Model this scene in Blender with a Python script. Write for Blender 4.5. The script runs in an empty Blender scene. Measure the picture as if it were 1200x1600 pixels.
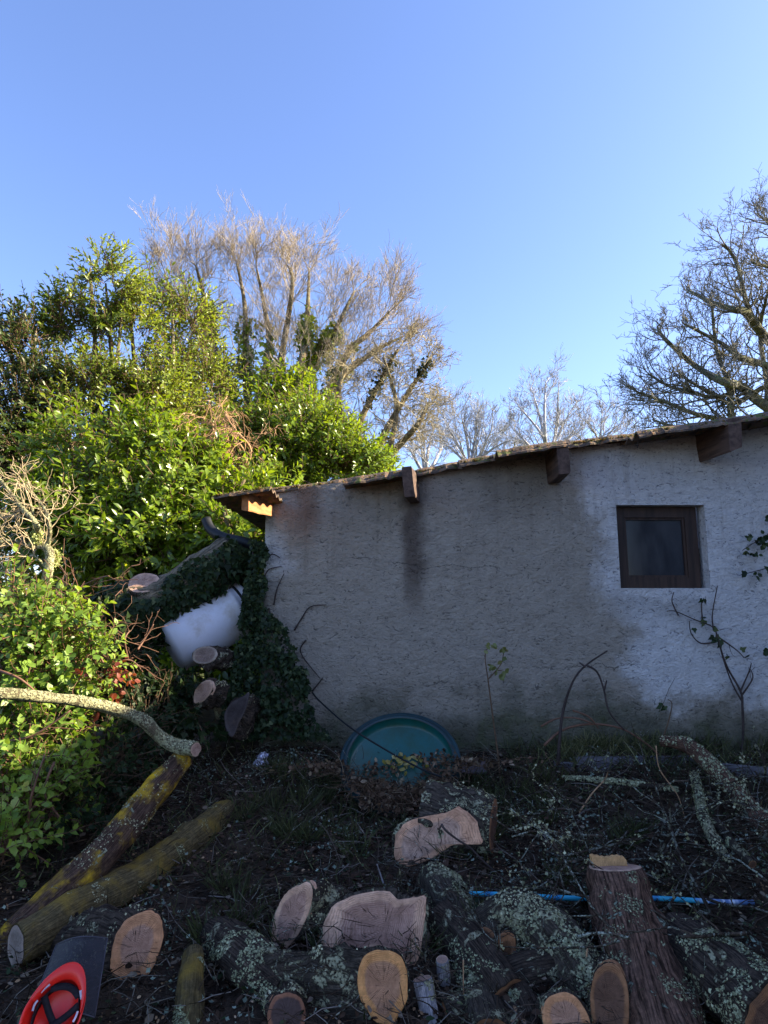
import bpy, math, random
import numpy as np
from mathutils import Vector, Matrix, noise
R = math.radians
random.seed(7); rng = np.random.default_rng(7)
scn = bpy.context.scene
COL = scn.collection

# ---------------------------------------------------------------- camera
CAMZ = 1.5; PITCH = R(9.1); F = 1000.0
cam = bpy.data.cameras.new('camera'); camo = bpy.data.objects.new('camera', cam); COL.objects.link(camo)
camo.location = (0, 0, CAMZ); camo.rotation_euler = (R(90) + PITCH, 0, 0)
cam.sensor_fit = 'VERTICAL'; cam.sensor_height = 36; cam.lens = 36*F/1600; cam.clip_end = 600; cam.clip_start = .05
scn.camera = camo
scn.render.resolution_x = 768; scn.render.resolution_y = 1024

# ---------------------------------------------------------------- light
SUN_EL = R(28); SUN_AZ = R(4)            # azimuth measured from +X towards +Y (just behind the wall plane)
S = Vector((math.cos(SUN_EL)*math.cos(SUN_AZ), math.cos(SUN_EL)*math.sin(SUN_AZ), math.sin(SUN_EL)))
sd = bpy.data.lights.new('sun', 'SUN'); so = bpy.data.objects.new('sun', sd); COL.objects.link(so)
sd.energy = 5.0; sd.angle = R(.5); sd.color = (1, .86, .62)
so.rotation_euler = S.to_track_quat('Z', 'Y').to_euler(); so.location = (20, 5, 15)
w = bpy.data.worlds.new('World'); scn.world = w; w.use_nodes = True
wt = w.node_tree; bg = wt.nodes['Background']
sky = wt.nodes.new('ShaderNodeTexSky'); sky.sky_type = 'NISHITA'; sky.sun_disc = False
sky.sun_elevation = SUN_EL; sky.sun_rotation = R(90) - SUN_AZ
sky.air_density = 1.0; sky.dust_density = .9; sky.ozone_density = 3.0
tint = wt.nodes.new('ShaderNodeMix'); tint.data_type = 'RGBA'; tint.blend_type = 'MULTIPLY'; tint.inputs[0].default_value = 1
wt.links.new(sky.outputs[0], tint.inputs[6]); tint.inputs[7].default_value = (.97, .95, 1.13, 1)
wt.links.new(tint.outputs[2], bg.inputs[0]); bg.inputs[1].default_value = .085
scn.view_settings.view_transform = 'Standard'; scn.view_settings.look = 'None'
scn.view_settings.exposure = 2.08; scn.view_settings.gamma = 1
scn.cycles.max_bounces = 6; scn.cycles.transparent_max_bounces = 6

# ---------------------------------------------------------------- photo geometry -> world
def ray(px, py):
    u = (px - 600)/F; v = (800 - py)/F; c, s = math.cos(PITCH), math.sin(PITCH)
    return Vector((u, c - v*s, s + v*c))
def P(px, py, y):
    d = ray(px, py); return Vector((0, 0, CAMZ)) + d*(y/d.y)
def PP(px, py, c, n):
    d = ray(px, py); o = Vector((0, 0, CAMZ)); return o + d*((c - o).dot(n)/d.dot(n))
def fbm(x, y, z=0.0, s=1.0):
    return noise.fractal(Vector((x*s, y*s, z*s)), 1.0, 2.0, 3)
def G(x, y):
    yy = max(1.5, min(5.0, y))
    h = .05 + .15*(yy - 2) - .10*math.exp(-((x-.10)**2/.30 + (y-4.15)**2/.12))
    return h + .05*fbm(x, y, 3, 1.3)*min(1, 1)
def PG(px, py, h=0.0):
    d = ray(px, py); lo, hi = .8, 12.0
    if d.z > -.02: return P(px, py, 5)
    for _ in range(40):
        m = (lo + hi)/2; q = Vector((0, 0, CAMZ)) + d*(m/d.y)
        if q.z > G(q.x, q.y) + h: lo = m
        else: hi = m
    return q

# ---------------------------------------------------------------- object helpers
def thing(name, label, cat, loc=(0, 0, 0), group=None):
    o = bpy.data.objects.new(name, None); COL.objects.link(o); o.location = loc; o.empty_display_size = .1
    tag(o, label, cat, group); return o
def tag(o, label=None, cat=None, group=None, kind=None):
    if label: o['label'] = label
    if cat: o['category'] = cat
    if group: o['group'] = group
    if kind: o['kind'] = kind
    return o
def wloc(o):
    v = Vector(o.location)
    while o.parent: o = o.parent; v += Vector(o.location)
    return v
def build(name, V, Fc, m, parent=None, smooth=True, uv=None, tone=None):
    V = np.asarray(V, dtype=np.float64).reshape(-1, 3)
    if parent is not None: V = V - np.array(wloc(parent))
    me = bpy.data.meshes.new(name)
    if isinstance(Fc, np.ndarray):
        n, k = Fc.shape
        me.vertices.add(len(V)); me.vertices.foreach_set('co', V.astype(np.float32).ravel())
        me.loops.add(n*k); me.loops.foreach_set('vertex_index', Fc.astype(np.int32).ravel())
        me.polygons.add(n); me.polygons.foreach_set('loop_start', np.arange(0, n*k, k, dtype=np.int32))
        me.polygons.foreach_set('loop_total', np.full(n, k, dtype=np.int32)); me.update(calc_edges=True)
    else:
        me.from_pydata(V.tolist(), [], Fc)
    if smooth: me.polygons.foreach_set('use_smooth', np.ones(len(me.polygons), dtype=bool))
    if uv is not None:      # per vertex uv
        L = me.uv_layers.new(name='UVMap'); li = np.empty(len(me.loops), dtype=np.int32); me.loops.foreach_get('vertex_index', li)
        L.data.foreach_set('uv', np.asarray(uv, dtype=np.float32)[li].ravel())
    if tone is not None:    # per vertex random tone
        a = me.attributes.new('tone', 'FLOAT', 'POINT'); a.data.foreach_set('value', np.asarray(tone, dtype=np.float32))
    me.materials.append(m)
    o = bpy.data.objects.new(name, me); COL.objects.link(o)
    if parent is not None: o.parent = parent
    return o
class MB:
    def __init__(s): s.V = []; s.F = []; s.U = []
    def add(s, V, Fc, U=None):
        b = len(s.V); s.V += [tuple(v) for v in V]; s.F += [tuple(i + b for i in f) for f in Fc]
        s.U += list(U) if U is not None else [(0, 0)]*len(V)
    def hexa(s, a, b):      # a: 4 pts front (ccw seen from outside), b: 4 matching back
        s.add(list(a) + list(b), [(0, 1, 2, 3), (7, 6, 5, 4), (0, 4, 5, 1), (1, 5, 6, 2), (2, 6, 7, 3), (3, 7, 4, 0)])
    def box(s, x0, x1, y0, y1, z0, z1):
        s.hexa([(x0, y0, z0), (x1, y0, z0), (x1, y0, z1), (x0, y0, z1)], [(x0, y1, z0), (x1, y1, z0), (x1, y1, z1), (x0, y1, z1)])
    def tube(s, pts, rad, sides=8, nz=0.0, n0=None, n1=None, caps=True, lump=0.0, nf=9.0):
        pts = [Vector(p) for p in pts]; K = len(pts)
        if not hasattr(rad, '__len__'): rad = [rad]*K
        t0 = (pts[1] - pts[0]).normalized(); up = Vector((0, 0, 1)) if abs(t0.z) < .9 else Vector((0, 1, 0))
        x = t0.cross(up).normalized(); V = []; U = []; acc = 0; rings = []
        for k in range(K):
            t = (pts[min(K-1, k+1)] - pts[max(0, k-1)]).normalized()
            x = (x - t*x.dot(t)).normalized(); y = t.cross(x)
            if k: acc += (pts[k] - pts[k-1]).length
            for j in range(sides + (1 if False else 0)):
                a = 2*math.pi*j/sides; d = x*math.cos(a) + y*math.sin(a); r = rad[k]
                if nz: r *= 1 + nz*fbm(pts[k].x + d.x*r*2, pts[k].y + d.y*r*2, pts[k].z + d.z*r*2, nf)
                if lump: r *= 1 + lump*fbm(pts[k].x, pts[k].y, pts[k].z, 2.5)
                q = pts[k] + d*r
                for kk, nn_ in ((0, n0), (K-1, n1)):
                    if k == kk and nn_ is not None:
                        nv = Vector(nn_).normalized(); q = q - t*((q - pts[k]).dot(nv)/t.dot(nv))
                V.append(q); U.append((acc, abs(j/sides - .5)*2))
        Fc = []
        for k in range(K-1):
            for j in range(sides):
                j2 = (j+1) % sides; Fc.append((k*sides+j, k*sides+j2, (k+1)*sides+j2, (k+1)*sides+j))
        if caps:
            Fc.append(tuple(range(sides))[::-1]); Fc.append(tuple((K-1)*sides + j for j in range(sides)))
        s.add(V, Fc, U); return V[:sides], V[-sides:]
    def build(s, name, m, parent=None, smooth=True):
        return build(name, s.V, s.F, m, parent, smooth, uv=s.U)
def spline(pts, n):
    pts = [Vector(p) for p in pts]; out = []; K = len(pts)
    for i in range(n):
        f = i/(n-1)*(K-1); k = min(K-2, int(f)); t = f-k
        p0 = pts[max(0, k-1)]; p1 = pts[k]; p2 = pts[k+1]; p3 = pts[min(K-1, k+2)]
        out.append(.5*((2*p1) + (p2-p0)*t + (2*p0-5*p1+4*p2-p3)*t*t + (3*p1-p0-3*p2+p3)*t**3))
    return out
def cspline(pts, n):
    K = len(pts); out = []
    for i in range(n):
        f = i/n*K; k = int(f); t = f-k
        p0, p1, p2, p3 = (pts[(k+j-1) % K] for j in range(4))
        out.append(.5*((2*p1) + (p2-p0)*t + (2*p0-5*p1+4*p2-p3)*t*t + (3*p1-p0-3*p2+p3)*t**3))
    return out

# ---------------------------------------------------------------- instanced-in-mesh scatter
def tmpl(kind):
    if kind == 'leaf':       # folded pointed leaf, length 1 along +x, normal +z
        v = [(0,0,0), (.28,.17,.05), (.62,.19,.06), (1,0,-.06), (.62,-.19,.06), (.28,-.17,.05), (.3,0,0), (.65,0,0)]
        f = [(0,6,1), (6,7,2,1), (7,3,2), (0,5,6), (5,4,7,6), (4,3,7)]
        f = [(0,6,1,1), (6,7,2,1), (7,3,2,2), (0,5,6,6), (5,4,7,6), (4,3,7,7)]
    if kind == 'round':
        v = [(0,0,0), (.2,.3,.05), (.6,.34,.06), (1,0,-.05), (.6,-.34,.06), (.2,-.3,.05), (.3,0,0), (.65,0,0)]
        f = [(0,6,1,1), (6,7,2,1), (7,3,2,2), (0,5,6,6), (5,4,7,6), (4,3,7,7)]
    if kind == 'ivy':
        v = [(0,0,0), (-.08,.3,.04), (.3,.5,.02), (.45,.26,.05), (1,0,-.05), (.45,-.26,.05), (.3,-.5,.02), (-.08,-.3,.04), (.35,0,0)]
        f = [(0,8,2,1), (8,4,3,2), (0,7,6,8), (8,6,5,4)]
    if kind == 'thin':
        v = [(0,0,0), (.5,.13,.03), (1,0,-.05), (.5,-.13,.03)]; f = [(0,3,2,1)]
    if kind == 'curl':
        v = [(0,0,0), (.2,.26,.16), (.65,.3,.2), (1,0,.12), (.65,-.28,.05), (.22,-.24,.14), (.3,0,.0), (.68,0,.02)]
        f = [(0,6,1,1), (6,7,2,1), (7,3,2,2), (0,5,6,6), (5,4,7,6), (4,3,7,7)]
    if kind == 'flake':
        v = [(0,0,0)]; f = []
        for i in range(8):
            a = i*math.pi/4; r = (.5, .36, .55, .3, .48, .34, .58, .33)[i]; v.append((r*math.cos(a), r*math.sin(a), (.22, .1, .3, .05, .2, .12, .26, .1)[i]))
        f = [(0, i+1, (i+1) % 8+1, (i+1) % 8+1) for i in range(8)]
    if kind == 'stick':
        v = []; 
        for k, (x, z, yv) in enumerate(((0,0,0), (.35,.03,.04), (.7,-.02,.01), (1,.04,-.05))):
            r = (.012, .011, .009, .006)[k]
            for j in range(3):
                a = j*2.094; v.append((x, yv + r*math.cos(a), z + r*math.sin(a)))
        f = [(k*3+j, k*3+(j+1) % 3, (k+1)*3+(j+1) % 3, (k+1)*3+j) for k in range(3) for j in range(3)]
    if kind == 'blade':
        v = [(0,.02,0), (0,-.02,0), (.5,.016,.0), (.5,-.016,.0), (.85,.01,-.12), (.85,-.01,-.12), (1,0,-.25)]
        f = [(0,1,3,2), (2,3,5,4), (4,5,6,6)]
    return np.array(v, float), f
def frames(D, Nn):
    D = D/np.maximum(1e-9, np.linalg.norm(D, axis=1))[:, None]
    Nn = Nn - D*np.sum(D*Nn, 1)[:, None]; Nn = Nn/np.maximum(1e-9, np.linalg.norm(Nn, axis=1))[:, None]
    return np.stack([D, np.cross(Nn, D), Nn], 1)      # rows: x,y,z axes
def scatter(name, kind, O, D, Nn, size, m, parent=None, tone=None, label=None, cat=None, stuff=False):
    O = np.asarray(O, float); D = np.asarray(D, float); Nn = np.asarray(Nn, float); n = len(O)
    v, f = tmpl(kind); A = frames(D, Nn); size = np.broadcast_to(size, (n,))
    V = np.einsum('kj,njc->nkc', v, A)*size[:, None, None] + O[:, None, :]
    k = len(v)
    # triangulate degenerates: split into tris
    T = []
    for q in f:
        T.append((q[0], q[1], q[2]))
        if q[3] != q[2]: T.append((q[0], q[2], q[3]))
    Fc = (np.array(T)[None] + (np.arange(n)*k)[:, None, None]).reshape(-1, 3)
    if tone is None: tone = rng.random(n)
    tv = np.repeat(tone, k)
    o = build(name, V.reshape(-1, 3), Fc, m, parent, smooth=(kind != 'flake'), tone=tv)
    if stuff: tag(o, label, cat, kind='stuff')
    elif label: tag(o, label, cat)
    return o
def rdir(n): 
    d = rng.normal(size=(n, 3)); return d/np.linalg.norm(d, axis=1)[:, None]

# ---------------------------------------------------------------- material helpers
class NT:
    def __init__(s, name):
        s.m = bpy.data.materials.new(name); s.m.use_nodes = True; s.t = s.m.node_tree
        s.b = s.t.nodes['Principled BSDF']; s.out = s.t.nodes['Material Output']
    def n(s, ty, **k):
        x = s.t.nodes.new('ShaderNode'+ty)
        for a, b in k.items(): setattr(x, a, b)
        return x
    def l(s, a, b): s.t.links.new(a, b)
    def set(s, sock, v):
        if hasattr(v, 'is_output') or isinstance(v, bpy.types.NodeSocket): s.l(v, sock)
        else: sock.default_value = v
    def math(s, op, a, b=0.0, c=0.0, clamp=False):
        x = s.n('Math', operation=op, use_clamp=clamp); s.set(x.inputs[0], a); s.set(x.inputs[1], b); s.set(x.inputs[2], c); return x.outputs[0]
    def coord(s, which='Object'): return s.n('TexCoord').outputs[which]
    def mapv(s, v, scale=(1, 1, 1), loc=(0, 0, 0)):
        x = s.n('Mapping'); s.l(v, x.inputs[0]); x.inputs['Scale'].default_value = scale; x.inputs['Location'].default_value = loc; return x.outputs[0]
    def noise(s, v, scale, detail=4, rough=.55, dist=0.0):
        x = s.n('TexNoise'); s.l(v, x.inputs['Vector']); x.inputs['Scale'].default_value = scale; x.inputs['Detail'].default_value = detail
        x.inputs['Roughness'].default_value = rough; x.inputs['Distortion'].default_value = dist; return x.outputs[0]
    def vor(s, v, scale, feature='F1', out=0):
        x = s.n('TexVoronoi', feature=feature); s.l(v, x.inputs['Vector']); x.inputs['Scale'].default_value = scale; return x.outputs[out]
    def ss(s, v, a, b, lo=0.0, hi=1.0):
        x = s.n('MapRange', interpolation_type='SMOOTHSTEP'); s.set(x.inputs[0], v)
        for i, q in ((1, a), (2, b), (3, lo), (4, hi)): x.inputs[i].default_value = q
        return x.outputs[0]
    def mix(s, f, a, b, mode='MIX'):
        x = s.n('Mix', data_type='RGBA', blend_type=mode); s.set(x.inputs[0], f)
        for i, q in ((6, a), (7, b)):
            if isinstance(q, tuple): q = (*q[:3], 1)
            s.set(x.inputs[i], q)
        return x.outputs[2]
    def bump(s, h, st=.5, d=.01, prev=None):
        x = s.n('Bump'); s.l(h, x.inputs['Height']); x.inputs['Strength'].default_value = st; x.inputs['Distance'].default_value = d
        if prev is not None: s.l(prev, x.inputs['Normal'])
        return x.outputs[0]
    def fin(s, col, rough=.8, nrm=None, spec=.3):
        s.set(s.b.inputs['Base Color'], (*col[:3], 1) if isinstance(col, tuple) else col); s.set(s.b.inputs['Roughness'], rough)
        s.b.inputs['Specular IOR Level'].default_value = spec
        if nrm is not None: s.l(nrm, s.b.inputs['Normal'])
        return s.m
def leafmat(name, c0, c1, c2, rough=.45, trans=.35, spec=.4):
    q = NT(name); a = q.n('Attribute', attribute_name='tone').outputs['Fac']
    col = q.mix(q.ss(a, .0, .55), c0, c1); col = q.mix(q.ss(a, .8, 1.0), col, c2)
    nz = q.noise(q.coord(), 1.1, 2); col = q.mix(q.ss(nz, .35, .7), col, q.mix(1.0, col, (.72, .8, .75), 'MULTIPLY'))
    q.fin(col, rough, None, spec)
    tr = q.n('BsdfTranslucent'); q.l(q.mix(1.0, col, (1.5, 1.4, .5), 'MULTIPLY'), tr.inputs[0])
    mx = q.n('MixShader'); mx.inputs[0].default_value = trans; q.l(q.b.outputs[0], mx.inputs[1]); q.l(tr.outputs[0], mx.inputs[2]); q.l(mx.outputs[0], q.out.inputs[0])
    return q.m
def barkmat(name, dark, mid, lich=(.36, .42, .33), la=.5, moss=None, ma=.5, groove=60, scale=1.0, bump=1.0):
    """la: noise threshold of the lichen cover (smaller = more lichen)"""
    q = NT(name); uv = q.coord('UV'); ob = q.coord('Object')
    g = q.noise(q.mapv(uv, (8*scale, 40*scale, 1)), 1.0, 5, .7, .4)
    f = q.noise(ob, 55*scale, 5, .7)
    col = q.mix(q.ss(g, .35, .65), dark, mid); col = q.mix(q.ss(f, .4, .75), col, q.mix(1.0, col, (1.9, 1.8, 1.7), 'MULTIPLY'))
    h = q.math('ADD', q.math('MULTIPLY', g, .8), q.math('MULTIPLY', f, .4))
    if moss is not None:
        mn = q.noise(ob, 5*scale, 5, .65, .3); mf = q.ss(mn, ma, ma+.22); fine = q.noise(ob, 160*scale, 3, .6)
        col = q.mix(mf, col, q.mix(fine, q.mix(1.0, moss, (.4, .4, .4), 'MULTIPLY'), q.mix(1.0, moss, (1.4, 1.4, 1.2), 'MULTIPLY')))
    ln = q.noise(ob, 11*scale, 8, .68, .8); lf = q.ss(ln, la, la+.05)
    ln2 = q.noise(ob, 90*scale, 4, .6); lf2 = q.math('MULTIPLY', lf, q.ss(ln2, .38, .5))
    col = q.mix(lf2, col, q.mix(ln2, q.mix(1.0, lich, (.45, .47, .45), 'MULTIPLY'), q.mix(1.0, lich, (1.3, 1.3, 1.3), 'MULTIPLY')))
    h = q.math('ADD', h, q.math('MULTIPLY', lf2, .7))
    return q.fin(col, .85, q.bump(h, 1.0*bump, .016), .04)
def woodmat(name, heart, sap, edge=.74, rings=19, grey=0.0):
    q = NT(name); uv = q.n('SeparateXYZ'); q.l(q.coord('UV'), uv.inputs[0]); r = uv.outputs[0]; ob = q.coord('Object')
    n1 = q.noise(ob, 7, 4, .6); rr = q.math('ADD', r, q.math('MULTIPLY', q.math('SUBTRACT', n1, .5), .34))
    col = q.mix(q.ss(rr, edge-.07, edge+.06), heart, sap)
    col = q.mix(q.ss(q.noise(ob, 16, 6, .7), .3, .75), q.mix(1.0, col, (.66, .62, .6), 'MULTIPLY'), q.mix(1.0, col, (1.25, 1.25, 1.25), 'MULTIPLY'))
    ring = q.math('SINE', q.math('MULTIPLY', rr, rings*6.283)); col = q.mix(q.math('MULTIPLY', q.math('MULTIPLY', q.ss(ring, -.1, 1.0), q.ss(q.noise(ob, 20, 3), .3, .6)), .55), col, q.mix(1.0, col, (.42, .36, .32), 'MULTIPLY'))
    ray_ = q.noise(q.mapv(q.coord('UV'), (1.5, 26, 1)), 1.5, 5, .75, .6); col = q.mix(q.math('MULTIPLY', q.ss(ray_, .5, .8), .35), col, q.mix(1.0, col, (1.45, 1.4, 1.35), 'MULTIPLY'))
    crk = q.math('MULTIPLY', q.ss(q.noise(q.mapv(q.coord('UV'), (1.2, 34, 1), (3, 5, 0)), 1.3, 3), .61, .64), q.ss(r, .98, .45))
    col = q.mix(crk, col, (.03, .018, .012))
    saw = q.noise(q.mapv(ob, (4, 4, 150)), 1.0, 3, .6); col = q.mix(q.math('MULTIPLY', q.ss(saw, .45, .7), .3), col, q.mix(1.0, col, (1.5, 1.45, 1.4), 'MULTIPLY'))
    stain = q.ss(q.noise(ob, 3.5, 4, .6, .6), .55, .72); col = q.mix(q.math('MULTIPLY', stain, .5), col, (.13, .085, .065))
    h = q.math('ADD', q.math('MULTIPLY', saw, .7), q.math('MULTIPLY', ring, .12))
    h = q.math('SUBTRACT', h, q.math('MULTIPLY', crk, 2.0))
    return q.fin(col, .75, q.bump(h, .7, .005), .08)
# ---------------------------------------------------------------- materials
q = NT('soil'); ob = q.coord(); n = q.noise(ob, 6, 8, .7); n2 = q.noise(ob, 70, 5, .7)
c = q.mix(q.ss(n, .35, .65), (.032, .022, .016), (.085, .060, .042)); c = q.mix(q.ss(n2, .5, .75), c, (.12, .09, .065))
far = q.n('SeparateXYZ'); q.l(ob, far.inputs[0]); c = q.mix(q.ss(far.outputs[1], 5.5, 9), c, q.mix(n, (.03, .05, .015), (.08, .09, .03)))
M_soil = q.fin(c, .95, q.bump(n2, 1.0, .02), .1)

q = NT('roughcast'); ob = q.coord(); sp = q.n('SeparateXYZ'); q.l(ob, sp.inputs[0]); X, Z = sp.outputs[0], sp.outputs[2]
wob = q.noise(ob, 1.6, 5, .6); wob2 = q.noise(ob, 5, 5, .65)
dn = q.math('ADD', q.math('MULTIPLY', q.math('SUBTRACT', wob, .5), 1.1), q.math('MULTIPLY', q.math('SUBTRACT', wob2, .5), .35))
Xd = q.math('ADD', X, dn); Zd = q.math('ADD', Z, dn)
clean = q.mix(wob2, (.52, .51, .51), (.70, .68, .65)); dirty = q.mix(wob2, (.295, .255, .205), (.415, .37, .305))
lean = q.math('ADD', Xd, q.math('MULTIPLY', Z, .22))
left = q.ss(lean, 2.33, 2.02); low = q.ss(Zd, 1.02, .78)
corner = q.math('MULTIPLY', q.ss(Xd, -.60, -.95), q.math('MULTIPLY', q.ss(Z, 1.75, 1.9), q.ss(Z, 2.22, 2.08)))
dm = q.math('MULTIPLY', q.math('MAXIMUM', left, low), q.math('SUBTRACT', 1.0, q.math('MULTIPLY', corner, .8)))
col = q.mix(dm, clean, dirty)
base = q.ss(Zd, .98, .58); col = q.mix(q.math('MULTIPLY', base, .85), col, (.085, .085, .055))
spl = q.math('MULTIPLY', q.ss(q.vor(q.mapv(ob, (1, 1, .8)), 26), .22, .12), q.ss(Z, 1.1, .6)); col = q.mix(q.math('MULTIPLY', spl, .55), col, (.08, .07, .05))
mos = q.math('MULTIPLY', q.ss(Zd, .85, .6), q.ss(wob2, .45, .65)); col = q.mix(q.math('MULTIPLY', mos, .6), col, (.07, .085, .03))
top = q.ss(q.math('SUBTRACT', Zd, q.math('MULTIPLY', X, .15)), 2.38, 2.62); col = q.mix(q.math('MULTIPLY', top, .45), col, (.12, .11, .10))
drip = q.ss(q.noise(q.mapv(ob, (14, 1, .9)), 1.0, 4, .6), .52, .66); col = q.mix(q.math('MULTIPLY', q.math('MULTIPLY', drip, q.ss(Zd, 1.3, 2.4)), .28), col, q.mix(1.0, col, (.5, .46, .42), 'MULTIPLY'))
st1 = q.math('MULTIPLY', q.ss(q.math('ABSOLUTE', q.math('SUBTRACT', q.math('ADD', X, q.math('MULTIPLY', dn, .26)), .235)), .13, .03), q.ss(q.math('ADD', Z, q.math('MULTIPLY', dn, .4)), 1.35, 1.9))
col = q.mix(q.math('MULTIPLY', st1, .85), col, (.10, .075, .06))
st2 = q.math('MULTIPLY', q.ss(q.math('ABSOLUTE', q.math('ADD', q.math('ADD', X, q.math('MULTIPLY', dn, .2)), .62)), .17, .02), q.ss(q.math('ADD', Z, q.math('MULTIPLY', dn, .3)), 1.98, 2.3))
col = q.mix(q.math('MULTIPLY', st2, .7), col, (.17, .095, .055))
st3 = q.math('MULTIPLY', q.ss(q.math('ABSOLUTE', q.math('SUBTRACT', Xd, 1.1)), .4, .1), q.ss(Zd, 2.1, 2.5)); col = q.mix(q.math('MULTIPLY', st3, .35), col, (.14, .12, .10))
und = q.math('MULTIPLY', q.ss(q.math('ABSOLUTE', q.math('SUBTRACT', Xd, 2.2)), .5, .3), q.math('MULTIPLY', q.ss(Zd, 1.72, 1.66), q.ss(Zd, 1.35, 1.6))); col = q.mix(q.math('MULTIPLY', und, .3), col, (.2, .19, .17))
# short dark flecks of the trowelled roughcast
fl = q.noise(q.mapv(ob, (19, 19, 34)), 1.0, 5, .66, 1.8); fk = q.ss(fl, .56, .66)
fl2 = q.noise(q.mapv(ob, (9, 9, 14)), 1.0, 5, .7, 1.0)
col = q.mix(q.math('MULTIPLY', fk, .85), col, q.mix(1.0, col, (.28, .28, .30), 'MULTIPLY'))
col = q.mix(q.math('MULTIPLY', q.ss(fl2, .4, .7), .3), col, q.mix(1.0, col, (.62, .62, .63), 'MULTIPLY'))
cr = None
for (xa, xb, zc, sl) in ((-.35, .0, 1.93, -.05), (.0, .95, 1.90, -.05), (-.1, .8, .98, .02), (1.0, 2.0, 1.05, .03)):
    ln = q.math('ABSOLUTE', q.math('SUBTRACT', Z, q.math('ADD', q.math('MULTIPLY', X, sl), q.math('ADD', zc - .11, q.math('MULTIPLY', wob2, .22)))))
    k = q.math('MULTIPLY', q.ss(ln, .006, .0015), q.math('MULTIPLY', q.math('MULTIPLY', q.ss(X, xa, xa+.1), q.ss(X, xb, xb-.1)), q.ss(wob, .38, .5)))
    cr = k if cr is None else q.math('MAXIMUM', cr, k)
col = q.mix(q.math('MULTIPLY', cr, .75), col, (.06, .055, .05))
pit = q.vor(q.mapv(ob, (1, 1, 1)), 34); h = q.math('ADD', q.math('MULTIPLY', fl, -.9), q.math('MULTIPLY', q.noise(ob, 60, 5, .7), .5)); h = q.math('ADD', h, q.math('MULTIPLY', fl2, -.8)); h = q.math('ADD', h, q.math('MULTIPLY', pit, .3))
M_wall = q.fin(col, .92, q.bump(h, 1.0, .022), .15)

def simple(name, col, rough=.7, spec=.3, nz=None, metal=0.0, bump=.3, col2=None, strength=.004):
    q = NT(name); ob = q.coord(); n = q.noise(ob, nz or 12, 6, .65)
    c = q.mix(q.ss(n, .3, .7), tuple(x*.6 for x in col), tuple(min(1, x*1.25) for x in col) if col2 is None else col2)
    q.b.inputs['Metallic'].default_value = metal
    return q.fin(c, rough, q.bump(n, bump, strength), spec)
def timber(name, a, b, axis=1, rough=.8):
    q = NT(name); ob = q.coord(); sc = [28, 28, 28]; sc[axis] = 1.6
    g = q.noise(q.mapv(ob, tuple(sc)), 1.0, 5, .65, .4); n = q.noise(ob, 5, 4)
    c = q.mix(q.ss(g, .3, .7), a, b); c = q.mix(q.ss(n, .55, .75), c, q.mix(1.0, c, (.55, .55, .55), 'MULTIPLY'))
    return q.fin(c, rough, q.bump(g, .5, .004), .25)
M_beam = timber('purlin_timber', (.045, .028, .022), (.12, .075, .055))
M_beam1 = timber('purlin_orange_timber', (.28, .12, .045), (.48, .22, .09))
M_frame = timber('brown_window_timber', (.022, .013, .010), (.055, .031, .022), 2, .55)
M_board = timber('grey_board', (.06, .055, .06), (.13, .12, .125), 0)
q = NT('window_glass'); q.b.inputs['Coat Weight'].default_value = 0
gn = q.noise(q.mapv(q.coord(), (7, 1, 2.5)), 1, 4); M_glass = q.fin(q.mix(gn, (.004, .005, .008), (.045, .05, .06)), q.ss(gn, .3, .7, .06, .2), None, .22)  # pale smears in the pane colour stand in for a soft reflection
M_curtain = simple('net_curtain', (.045, .048, .058), .9, .1)
q = NT('old_roof_sheet'); ob = q.coord(); n = q.noise(ob, 6, 6, .7); n2 = q.noise(ob, 40, 4, .6)
c = q.mix(q.ss(n, .35, .6), (.05, .042, .037), (.15, .11, .08)); c = q.mix(q.ss(n2, .52, .62), c, (.20, .11, .055)); c = q.mix(q.ss(q.noise(ob, 15, 5), .56, .62), c, (.09, .10, .03))
M_roof = q.fin(c, .9, q.bump(n2, .8, .01), .2)
M_moss = leafmat('roof_moss', (.06, .055, .015), (.19, .13, .055), (.32, .25, .12), .9, .15, .1)
M_pipe = simple('black_plastic', (.008, .009, .010), .6, .3, 20)
M_blocker = simple('rendered_wall', (.42, .39, .34), .9, .2, 5)
M_tile = simple('dark_tile', (.09, .06, .05), .8, .2, 8)
# ---------------------------------------------------------------- ground
def axis(a, b, st, far0, far1):
    core = list(np.arange(a, b + 1e-6, st)); lo = []; x = a; d = st
    while x > far0: d *= 1.35; x -= d; lo.append(x)
    hi = []; x = b; d = st
    while x < far1: d *= 1.35; x += d; hi.append(x)
    return np.array(lo[::-1] + core + hi)
gx = axis(-3.6, 4.2, .035, -220, 220); gy = axis(1.2, 5.3, .035, -60, 260)
V = []
for y in gy:
    for x in gx:
        z = G(x, y)
        if -4 < x < 4.6 and 1 < y < 5.6: z += .022*fbm(x, y, 1, 7) + .012*fbm(x, y, 9, 22)
        if y > 12 or abs(x) > 15: z += .0
        V.append((x, y, z))
nx, ny = len(gx), len(gy); I = np.arange(nx*ny).reshape(ny, nx)
Fq = np.stack([I[:-1, :-1], I[:-1, 1:], I[1:, 1:], I[1:, :-1]], -1).reshape(-1, 4)
tag(build('ground', V, Fq, M_soil), kind='structure')

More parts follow.
